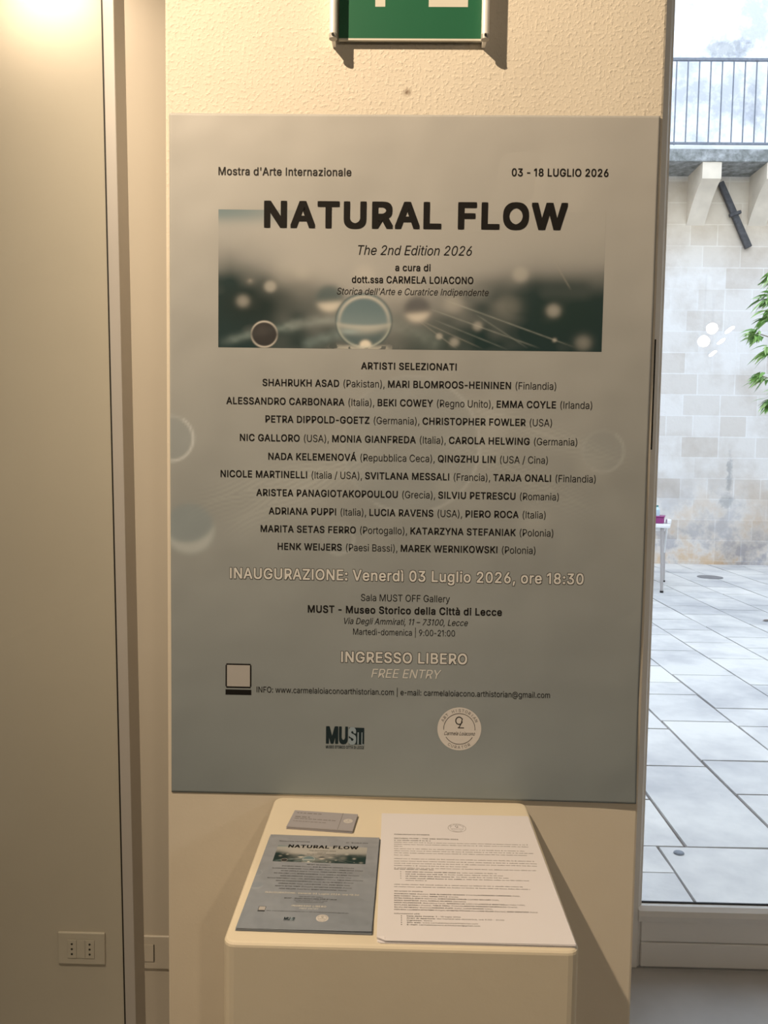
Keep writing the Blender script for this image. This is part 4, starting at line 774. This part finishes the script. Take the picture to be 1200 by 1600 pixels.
at = pp.data.color_attributes['print']; buf = np.empty(len(pp.data.vertices)*4, 'f'); at.data.foreach_get('color', buf)
buf = buf.reshape(-1, 4); buf[:, :3] = (buf[:, :3]*0.35+np.array([0.258, 0.288, 0.335])*0.65)*np.array([0.96, 0.97, 1.02]); at.data.foreach_set('color', buf.ravel())
tag(top, 'top flyer of the left stack on the plinth, a small print of the poster', 'flyer', 'flyers in the stack on the plinth')

CARDM = paint('grey_card_stock', (0.37, 0.36, 0.39), 0.45, 0.02, 30)
cx, cy, ca = -0.112, -0.082, math.radians(-5.3)
NC = 6
for i in range(NC):
    c = empty('business_card', (cx+random.uniform(-.0006, .0006), cy+random.uniform(-.0006, .0006), PZ+0.0007*i), (0, 0, ca+random.uniform(-.012, .012)))
    if i < NC-1:
        bpy.data.objects.remove(c)
        c = obj('business_card', box((-.046, -.025, 0.00002), (.046, .025, .00066)), CARDM, None, loc=(cx+random.uniform(-.0008, .0008), cy+random.uniform(-.0006, .0006), PZ+0.0007*i), rot=(0, 0, ca+random.uniform(-.012, .012)))
        tag(c, 'grey card under the top card of the small pile on the plinth', 'card', 'business cards in the pile on the plinth')
    else:
        tag(c, 'topmost grey card of the small pile at the back of the plinth', 'card', 'business cards in the pile on the plinth')
        obj('card_stock', box((-.046, -.025, 0.00002), (.046, .025, .00066)), CARDM, c)
        up3 = lambda x, y: np.stack([x, y, np.full_like(x, 0.0008)], 1)
        up4 = lambda x, y: np.stack([x, y, np.full_like(x, 0.0009)], 1)
        k = Ink().rect(.0245, -.025, .0252, .025)
        def words(k, x0, x1, y, h):
            x = x0
            while x < x1-h:
                w = min(h*random.uniform(1.2, 4.2), x1-x); k.rect(x, y, x+w, y+h); x += w+h*0.75
            return k
        words(k, -.041, -.004, .0165, .0022)
        words(k, -.041, -.020, .0045, .0026)
        words(k, -.041, .018, -.0005, .0018); words(k, -.041, .006, -.0085, .0014)
        k.build('card_print', GREYINK, c, up3, False)
        Ink().disc(.0355, .002, .0065, 40).build('card_seal', SEALINK, c, up3, False)
        a, b = Ink(), Ink(); seal_marks(.0355, .002, .0065, a, b); a.build('card_seal_drawing', GREYINK, c, up4, False)

SHEETM = paint('white_office_paper', (0.74, 0.725, 0.76), 0.7, 0.01, 10, spec=0.2)
NS = 9
sx, sy, sa = 0.0765, -0.2035, math.radians(0.2)
for i in range(NS):
    hgt = 0.0004
    loc = (sx+random.uniform(-.0005, .0005), sy+random.uniform(-.0006, .0006), PZ+0.00042*i)
    rz = sa+random.uniform(-.003, .003)
    top_ = i == NS-1
    w, h = 0.105, 0.1485
    cut = 0.010 if i > 2 else 0.004
    pts = [(-w+cut*0.9, -h), (w, -h), (w, h), (-w, h), (-w, -h+cut*0.55)]
    if not top_:
        s = obj('press_sheet', prism(pts, 'z', 0.00002, hgt), SHEETM, None, loc=loc, rot=(0, 0, rz))
        tag(s, 'white sheet under the printed top page of the paper stack on the plinth', 'paper sheet', 'press sheets in the stack on the plinth')
    else:
        root = empty('press_sheet', loc, (0, 0, rz), 'printed white page on top of the right-hand paper stack on the plinth', 'paper sheet', 'press sheets in the stack on the plinth')
        obj('page', prism(pts, 'z', 0.00002, hgt), SHEETM, root)
        # the lifted, dog-eared corner
        obj('curled_corner', ([(-w, -h+.0055, .0005), (-w+.009, -h, .0005), (-w+.0075, -h+.0055, .0022), (-w+.003, -h+.0075, .0012)], [(0, 1, 2, 3)]), SHEETM, root)
        up5 = lambda x, y: np.stack([x, y, np.full_like(x, hgt+0.0001)], 1)
        def A(x, y): return (-w+x/1000, h-y/1000)
        k, g = Ink(), Ink()
        def tl(segs, x0, x1, y, cap=2.1):
            a = A(x0, y); b = A(x1, y); k.line(segs, a[0], b[0], a[1]-cap/2000, cap/1000)
        def body(x0, x1, y, hh=1.5, tgt=None):
            tgt = tgt or g; x = x0
            while x < x1-1:
                wd = min(random.uniform(2, 11), x1-x); p = A(x, y+hh/2); q = A(x+wd, y-hh/2)
                n = max(1, int(wd/1.5))
                for j in range(n):
                    xa = x+wd*j/n; xb = xa+wd/n*0.72; dh = random.choice((0.25, 0.25, 0.5))
                    p = A(xa, y+hh*0.5); q = A(xb, y-hh*dh); tgt.rect(p[0], p[1], q[0], q[1])
                x += wd+1.3
        tl([('COMUNICATO STAMPA', 20)], 18, 66, 62.5, 2.8)
        tl([('NATURAL FLOW – THE 2ND EDITION 2026', 20)], 18, 104, 73.5, 2.8)
        body(18, 67, 79, 2.0, k)
        for y, e in ((84.5, 196), (90, 197), (95.2, 29), (101.5, 190), (107, 199), (112.5, 190), (118, 40)): body(18, e, y)
        for y, e in ((127, 197), (133, 199), (138.5, 198), (144, 110), (149.5, 195)): body(18, e, y)
        body(18, 68, 152.5, 1.9, k)
        for y, e, bb in ((158.5, 145, 100), (163.5, 152, 78), (168.5, 158, 92), (173.5, 182, 104)):
            p = A(26, y); k.disc(p[0], p[1], .0007, 10); body(32, bb, y, 1.8, k); body(bb+2, e, y)
        body(32, 58, 178)
        body(18, 172, 187.5); body(18, 180, 192.5)
        tl([('Gli artisti in mostra:', 16)], 18, 52, 202, 2.2)
        y = 207.5
        flow = [s for L in ARTISTS for s in L]
        cuts = [flow[0:6], flow[6:10], flow[10:16], flow[16:20], flow[20:26], flow[26:32], flow[32:38], flow[38:]]
        for segs in cuts:
            e = 18+min(162, 1.62*sum(len(s[0]) for s in segs)); tl(segs, 18, e, y, 2.2); y += 4.6
        tl([('Informazioni utili:', 16)], 18, 47, 247.5, 2.0)
        for y, segs, e in ((252, [('Date della mostra: ', B), ('3 - 18 luglio 2026', 0)], 92), (256, [('Orari di apertura: ', B), ('dal martedì alla domenica, ore 9:00 - 21:00', 0)], 140), (260, [('Ingresso: ', B), ('libero', 0)], 60), (264, [('Sito web: ', B), ('www.carmelaloiaconoarthistorian.com', 0)], 110), (268, [('E-mail: ', B), ('carmelaloiacono.arthistorian@gmail.com', 3)], 112)):
            p = A(26, y); k.disc(p[0], p[1], .0007, 10); tl(segs, 32, e, y, 2.1)
        k.build('bold_print', INK2, root, up5, False); g.build('body_print', flat('body_ink', (0.13, 0.125, 0.12), 0.6), root, up5, False)
        p = A(105, 44); a = Ink(); seal_marks(p[0], p[1]+.003, .0125, a, a); a.ring(p[0], p[1]+.003, .0121, .0125, 0, 360, 48)
        a.build('seal_drawing', GREYINK, root, up5, False)

# ------------------------------------------------------------------ emergency exit sign on the pillar
sg = empty('exit_sign', (-0.006, 0, 1.0965), (0, 0, 0), 'green emergency exit sign in two aluminium rails above the poster', 'sign')
GREEN = paint('safety_green', (0.012, 0.115, 0.055), 0.35, 0.03, 8)
obj('panel', box((-0.101, -0.0085, 0.004), (0.101, -0.005, 0.312), 0.0006), GREEN, sg)
obj('panel_edge', box((-0.101, -0.0088, 0.0015), (0.101, -0.0045, 0.004)), paint('clear_edge', (0.66, 0.64, 0.56), 0.3), sg)
SIGNW = flat('sign_white', (0.62, 0.60, 0.52), 0.4)
def sp(x, z): return np.stack([x, np.full_like(x, -0.0087), z], 1)
k = Ink().rect(0.025, 0.047, 0.080, 0.20)
k.build('door_symbol', SIGNW, sg, sp)
k = Ink().rect(-0.050, 0.047, -0.036, 0.16)
k.add([(-0.073, 0.16), (-0.013, 0.16), (-0.043, 0.20)], [(0, 1, 2)])
k.build('arrow_symbol', SIGNW, sg, sp)
for sx_ in (-0.1075, 0.1035):
    r_ = obj('side_rail', tube((sx_, -0.0245, 0.001), (sx_, -0.0245, 0.318), 0.0054, 0.0054, 20), ALU, sg, smooth=False)
    obj('rail_web', box((sx_-0.0025, -0.0200, -0.0045), (sx_+0.0025, -0.0005, 0.316)), ALU, r_)
    cp = obj('end_cap', tube((sx_, -0.0245, -0.0055), (sx_, -0.0245, 0.001), 0.0056, 0.0056, 20), paint('grey_cap', (0.40, 0.39, 0.36), 0.4), r_)
    obj('cap_screw', tube((sx_, -0.0313, -0.002), (sx_, -0.0300, -0.002), 0.0018, 0.0018, 10), BLACK, r_)

# ------------------------------------------------------------------ sockets on the recess wall
def wall_plate(x0, x1, z0, z1, label, cat, name):
    r = empty(name, ((x0+x1)/2, 0.72, (z0+z1)/2), (0, 0, 0), label, cat)
    w, h = (x1-x0)/2, (z1-z0)/2
    obj('cover_plate', box((-w, -0.0075, -h), (w, -0.0002, h), 0.003, 3), PLATEM, r)
    return r
wp = wall_plate(-0.850, -0.731, -0.767, -0.684, 'cream wall plate with two three-pin sockets low on the left wall', 'socket', 'wall_socket')
for ox in (-0.0225, 0.0225):
    ins = obj('socket_insert', box((ox-0.0115, -0.0098, -0.0235), (ox+0.0115, -0.0086, 0.0235), 0.0006), PLATEM, wp)
    for oz in (-0.013, 0.0, 0.013):
        obj('pin_hole', tube((ox, -0.0101, oz), (ox, -0.0099, oz), 0.0028, 0.0028, 14), BLACK, ins)
obj('blank_insert', box((-0.0105, -0.0094, -0.0235), (0.0105, -0.0086, 0.0235), 0.0004), PLATEM, wp)
w2 = wall_plate(-0.655, -0.560, -0.774, -0.688, 'cream switch plate low on the left wall, half hidden by the pillar edge', 'switch', 'wall_switch')
obj('rocker', box((-0.040, -0.0100, -0.022), (0.0005, -0.0086, 0.022), 0.0005), PLATEM, w2)
obj('rocker_gap', box((0.0005, -0.0098, -0.022), (0.0022, -0.0087, 0.022)), BLACK, w2)

# ------------------------------------------------------------------ courtyard
PAVE = paving_mat(); JOINT = paint('dirty_joint', (0.20, 0.175, 0.16), 0.9, 0.2, 12)
WY = 10.75
bm = bmesh.new()
rnd = random.Random(21)
def slab(x0, x1, y0, y1, g=0.007):
    j = lambda: rnd.uniform(-0.004, 0.004)
    z = FLOOR+rnd.uniform(-0.001, 0.001)
    t = [(x0+g+j(), y0+g+j()), (x1-g+j(), y0+g+j()), (x1-g+j(), y1-g+j()), (x0+g+j(), y1-g+j())]
    tv = [bm.verts.new((p[0], p[1], z)) for p in t]; bv = [bm.verts.new((p[0], p[1], z-0.03)) for p in t]
    bm.faces.new(tv)
    for i in range(4): bm.faces.new([tv[i], bv[i], bv[(i+1) % 4], tv[(i+1) % 4]])
joints = [-3.0, -2.5, -2.08, -1.6, -1.15, -0.72, -0.25, 0.22, 0.66, 1.147, 1.56, 1.98, 2.44, 2.89, 3.37, 3.83, 4.27, 4.74, 5.2, 5.65, 6.1, 6.6, 7.05, 7.5, 7.95, 8.4]
known = {1.147: [2.684, 3.24], 1.56: [2.77, 3.378, 3.912, 4.194], 1.98: [3.31, 3.639, 4.398], 2.44: [4.179, 4.904, 5.445]}
for x0, x1 in zip(joints[:-1], joints[1:]):
    ks = known.get(x0, []); cuts = [1.855]; y = 1.855
    if ks:
        cuts.append(ks[0]-rnd.uniform(.35, .42) if ks[0]-1.855 > 0.9 else None); cuts = [c for c in cuts if c]
        cuts += ks; y = ks[-1]
    while y < WY-0.7:
        y += rnd.uniform(0.38, 0.82); cuts.append(y)
    cuts.append(WY+0.02)
    for a, b in zip(cuts[:-1], cuts[1:]): slab(x0, x1, a, b)
slab(0.55, 1.035, 1.42, 1.656, 0.004); slab(0.55, 1.035, 1.656, 1.855, 0.004); slab(1.035, 1.98, 1.42, 1.855, 0.004); slab(1.98, 2.9, 1.42, 1.855, .005)
slab(-0.4, 0.55, 1.42, 1.855, .005); slab(2.9, 3.8, 1.42, 1.855, .005)
bmesh.ops.recalc_face_normals(bm, faces=bm.faces)
for f in bm.faces:
    if abs(f.normal.z) > 0.9 and f.normal.z < 0: f.normal_flip()
struct('floor_courtyard', bm, PAVE)
struct('floor_joints', box((-4, 1.42, -1.10), (9.5, WY+0.1, FLOOR-0.012)), JOINT)
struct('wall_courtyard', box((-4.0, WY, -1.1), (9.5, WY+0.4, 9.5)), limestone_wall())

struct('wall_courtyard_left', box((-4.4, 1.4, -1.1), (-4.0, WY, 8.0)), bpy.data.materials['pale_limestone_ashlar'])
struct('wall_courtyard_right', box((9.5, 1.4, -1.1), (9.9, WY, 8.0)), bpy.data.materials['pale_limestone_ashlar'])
# balcony: slab, corbels, railing
BF = 10.17
CONC = NT('weathered_grey_slab'); v = CONC.coord()
CONCM = CONC.set(CONC.ramp(CONC.noise(v, 7.0, 6, 0.7), [(0.36, (0.13, 0.14, 0.13)), (0.52, (0.27, 0.28, 0.28)), (0.66, (0.42, 0.43, 0.44))]), 0.9)
CORB = paint('pale_corbel_stone', (0.70, 0.62, 0.51), 0.85, 0.08, 5.0, 0.3, 40)
bal = empty('balcony', (4.0, BF, 4.793), (0, 0, 0), 'stone balcony with a thin iron railing high on the courtyard wall', 'balcony')
obj('slab', box((-7.5, 0.0, 0.0), (5.2, WY-BF+0.01, 0.172), 0.012), CONCM, bal)
obj('coping', box((-7.5, 0.02, 0.172), (5.2, WY-BF+0.01, 0.228), 0.008), paint('pale_coping', (0.62, 0.63, 0.65), 0.8, 0.08, 8), bal)
for k_ in range(-6, 6):
    x = 0.219+k_*0.907
    pts = [(0.02, 0.0), (0.02, -0.229)]
    d = WY-BF-0.02
    for t in np.linspace(0, 1, 10)[1:]:
        pts.append((0.02+d*(t**0.92), -0.229-0.485*t+0.05*math.sin(math.pi*t)))
    pts += [(d+0.02, 0.0)]
    obj('corbel', prism(pts, 'x', x, x+0.268), CORB, bal)
rl = empty('railing', (4.0, BF+0.06, 4.84), (0, 0, 0)); rl.parent = bal; rl.matrix_parent_inverse = Matrix.Identity(4); rl.location = (0, 0.05, 0.228)
obj('rail', box((-7.4, -0.018, 1.163), (5.1, 0.018, 1.198)), RAILM, rl)
obj('rail', box((-7.4, -0.012, 0.02), (5.1, 0.012, 0.05)), RAILM, rl)
n = 0
base = -0.188
for k_ in range(-44, 33):
    x = base+k_*0.1598
    obj('baluster', tube((x, 0, 0.0 if k_ % 12 == 0 else 0.03), (x, 0, 1.17), 0.0095, 0.0095, 6), RAILM, rl)

# iron tie anchor on the wall
p, q = Vector((4.675, WY-0.06, 4.69)), Vector((5.135, WY-0.045, 3.75))
an = empty('wall_anchor', (4.9, WY, 4.2), (0, 0, 0), 'slanting dark iron anchor bar on the courtyard wall below the balcony', 'wall anchor')
o3 = Vector((4.9, WY, 4.2)); d = (q-p).normalized(); mid = p+(q-p)*0.49
side = Vector((d.z, 0, -d.x))
def bar(bm, a, b, w0, w1, dep):
    dd = (b-a).normalized(); s = Vector((dd.z, 0, -dd.x))
    for pts in [[a-s*w0, a+s*w0, b+s*w1, b-s*w1]]:
        f = [bm.verts.new(tuple(p_+Vector((0, -dep, 0)))) for p_ in pts]; g = [bm.verts.new(tuple(p_+Vector((0, dep, 0)))) for p_ in pts]
        bm.faces.new(f); bm.faces.new(g[::-1])
        for i in range(4): bm.faces.new([f[i], g[i], g[(i+1) % 4], f[(i+1) % 4]])
    return bm
bm = bmesh.new(); bar(bm, p-o3, q-o3, 0.042, 0.050, 0.03); bmesh.ops.recalc_face_normals(bm, faces=bm.faces)
bmesh.ops.bevel(bm, geom=list(bm.edges), offset=0.008, segments=1, affect='EDGES'); obj('bar', bm, IRON, an)
bm = bmesh.new(); cdir = Vector((0.95, 0, 0.32)).normalized()
bar(bm, mid-o3-cdir*0.085+Vector((0, -.03, 0)), mid-o3+cdir*0.085+Vector((0, -.03, 0)), 0.024, 0.024, 0.03); bmesh.ops.recalc_face_normals(bm, faces=bm.faces)
bmesh.ops.bevel(bm, geom=list(bm.edges), offset=0.006, segments=1, affect='EDGES'); obj('wedge', bm, IRON, an)

# folding table with its things
TBW = paint('white_table_top', (0.80, 0.80, 0.80), 0.4, 0.02, 5)
LEGM = paint('grey_leg_paint', (0.42, 0.39, 0.38), 0.45, 0.05, 10)
ta = math.radians(-20)
tb = empty('courtyard_table', (3.13, 8.0, FLOOR), (0, 0, ta), 'white table with grey legs in the courtyard by the far wall', 'table')
TH = 0.815
obj('table_top', box((-1.15, -0.04, TH-0.045), (0.06, 0.98, TH), 0.012), TBW, tb)
obj('apron', box((-1.08, 0.02, TH-0.085), (0.0, 0.92, TH-0.045)), TBW, tb)
for (lx, ly) in ((-0.01, 0.02), (-0.01, 0.93), (-1.06, 0.02), (-1.06, 0.93)):
    lg = obj('leg', tube((lx, ly, 0.02), (lx-0.02, ly, TH-0.05), 0.017, 0.021, 14), LEGM, tb)
    obj('foot', tube((lx, ly, 0.0), (lx, ly, 0.022), 0.021, 0.021, 14), BLACK, lg)
obj('brace', tube((0.02, 0.3, TH-0.06), (-0.01, 0.62, 0.42), 0.012, 0.012, 10), TBW, tb)
Rm = Matrix.Rotation(ta, 3, 'Z')
def ontable(x, y): 
    w = Rm @ Vector((x, y, 0)); return (3.13+w.x, 8.0+w.y, FLOOR+TH)
PURP = paint('purple_plastic', (0.26, 0.035, 0.17), 0.4, 0.05, 10)
bx = empty('purple_crate', ontable(-0.185, 0.20), (0, 0, ta), 'purple box on the right end of the courtyard table', 'box')
b = bmesh.new(); add_box(b, (-0.15, -0.13, 0), (0.17, 0.13, 0.075), 0.01); obj('box_body', b, PURP, bx)
obj('rim', box((-0.18, -0.14, 0.075), (0.18, 0.14, 0.088), 0.004), PURP, bx)
bt = empty('water_bottle', ontable(-0.10, 0.16), (0, 0, 0), 'pale blue bottle standing on the purple box', 'bottle')
bt.location.z += 0.088
BLUE = paint('pale_blue_plastic', (0.50, 0.66, 0.74), 0.3, 0.05, 10)
b = bmesh.new(); add_tube(b, (0, 0, 0), (0, 0, 0.07), 0.035, 0.035, 20); add_tube(b, (0, 0, 0.07), (0, 0, 0.105), 0.035, 0.014, 20); obj('bottle_body', b, BLUE, bt)
obj('cap', tube((0, 0, 0.105), (0, 0, 0.125), 0.015, 0.015, 16), flat('teal_cap', (0.05, 0.22, 0.22), 0.4), bt)
cl = empty('folded_cloth', ontable(0.028, 0.18), (0, 0, ta+0.1), 'small white folded cloth at the right edge of the courtyard table', 'cloth')
obj('cloth_fold', box((-0.02, -0.09, 0), (0.025, 0.09, 0.05), 0.014, 3), TBW, cl)

# iron drain cover in the paving
dc = obj('drain_cover', tube((0, 0, 0), (0, 0, 0.006), 0.165, 0.165, 40), paint('worn_grey_iron', (0.20, 0.20, 0.21), 0.6, 0.2, 25, 0.5, 60), loc=(4.23, 9.36, FLOOR+0.001))
tag(dc, 'round grey iron drain cover set in the courtyard paving near the far wall', 'drain cover')

# dry leaf and pebble lying on the paving
lf = obj('dry_leaf', ([(-.06, 0, .002), (-.02, -.025, .012), (.04, -.015, .018), (.075, .01, .004), (.03, .03, .010), (-.02, .022, .012)], [(0, 1, 5), (1, 2, 4, 5), (2, 3, 4)]), paint('dry_leaf_brown', (0.16, 0.12, 0.10), 0.8, 0.2, 40), loc=(3.62, 6.42, FLOOR+0.001), rot=(0, 0, 0.2))
tag(lf, 'curled brown leaf lying on the courtyard paving', 'leaf')
bm = bmesh.new(); bmesh.ops.create_icosphere(bm, subdivisions=2, radius=0.017)
for v_ in bm.verts: v_.co = Vector((v_.co.x*1.25, v_.co.y, max(v_.co.z*0.5, -0.003)))
pb = obj('pebble', bm, paint('blue_grey_stone', (0.22, 0.25, 0.30), 0.7, 0.2, 50), loc=(1.10, 1.80, FLOOR+0.003), smooth=True)
tag(pb, 'small blue-grey pebble on the paving just outside the glass door', 'pebble')

# small tree at the right with drooping leaves
LEAFM = NT('fresh_green_leaf'); g = LEAFM.new('ShaderNodeNewGeometry')
LEAFM_ = LEAFM.set(LEAFM.ramp(g.outputs['Random Per Island'], [(0.0, (0.07, 0.17, 0.04)), (0.5, (0.22, 0.42, 0.09)), (1.0, (0.45, 0.60, 0.26))]), 0.45)
TREE = Vector((4.05, 6.15, FLOOR))
tr = empty('courtyard_tree', TREE, (0, 0, 0), 'small tree with long drooping green leaves at the right side of the courtyard', 'tree')
b = bmesh.new()
prev = Vector((0, 0, 0.0)); rr = 0.06
for i in range(1, 8):
    nx = Vector((0.05*math.sin(i*1.3), 0.04*math.cos(i*1.1)-0.04, i*0.5)); add_tube(b, prev, nx, rr, rr*0.86, 10); prev = nx; rr *= 0.86
obj('trunk', b, paint('tree_bark', (0.22, 0.18, 0.14), 0.9, 0.25, 20, 0.5, 60), tr)
rt = random.Random(5)
vs, fs = [], []; bb = bmesh.new()
def leafat(p, d, L, w):
    d = d.normalized(); s = d.cross(Vector((0, 0, 1))); s = s.normalized() if s.length > 1e-3 else Vector((1, 0, 0))
    s = (Matrix.Rotation(rt.uniform(-0.7, 0.7), 3, d) @ s); nrm = s.cross(d)
    n0 = len(vs)
    c = [p+d*(L*t)+Vector((0, 0, -0.30*L*t*t))+nrm*0 for t in (0, .3, .62, 1)]
    for i, ww in enumerate((0.08, 1.0, 0.8, 0.02)):
        vs.append(tuple(c[i]-s*w*ww+nrm*w*0.3*ww)); vs.append(tuple(c[i])); vs.append(tuple(c[i]+s*w*ww+nrm*w*0.3*ww))
    for i in range(3):
        a = n0+3*i; fs.append((a, a+1, a+4, a+3)); fs.append((a+1, a+2, a+5, a+4))
tips = []
for (tx, tz) in ((3.30, 2.15), (3.27, 1.98), (3.28, 1.82), (3.20, 1.66), (3.28, 1.50), (3.26, 1.27), (3.33, 1.12), (3.30, 1.02)):
    tips.append(Vector((tx+0.06, 6.0+rt.uniform(-.15, .15), tz+0.07))-TREE)
for i in range(60):
    a = rt.uniform(0, 6.28); h = rt.uniform(1.9, 3.7); r = 0.62*math.sqrt(max(0.1, 1-((h-2.8)/1.25)**2))*rt.uniform(0.5, 1.0)
    tips.append(Vector((r*math.cos(a)+0.05, r*math.sin(a), h)))
for t_ in tips:
    st = Vector((0.03, -0.02, min(3.3, max(1.5, t_.z-0.25)))); add_tube(bb, st, t_, 0.012, 0.004, 6)
    out = (t_-st); out.z = 0; out = out.normalized() if out.length > 1e-3 else Vector((1, 0, 0))
    for k_ in range(28):
        a = rt.uniform(-1.5, 1.5); dd = Matrix.Rotation(a, 3, 'Z') @ out; dd.z = rt.uniform(-0.75, 0.35)
        leafat(t_+Vector((rt.uniform(-.04, .04), rt.uniform(-.04, .04), rt.uniform(-.05, .04))), dd, rt.uniform(0.10, 0.16), rt.uniform(0.014, 0.021))
obj('branches', bb, paint('twig_bark', (0.20, 0.17, 0.11), 0.9, 0.2, 30), tr)
obj('foliage', (vs, fs), LEAFM_, tr)
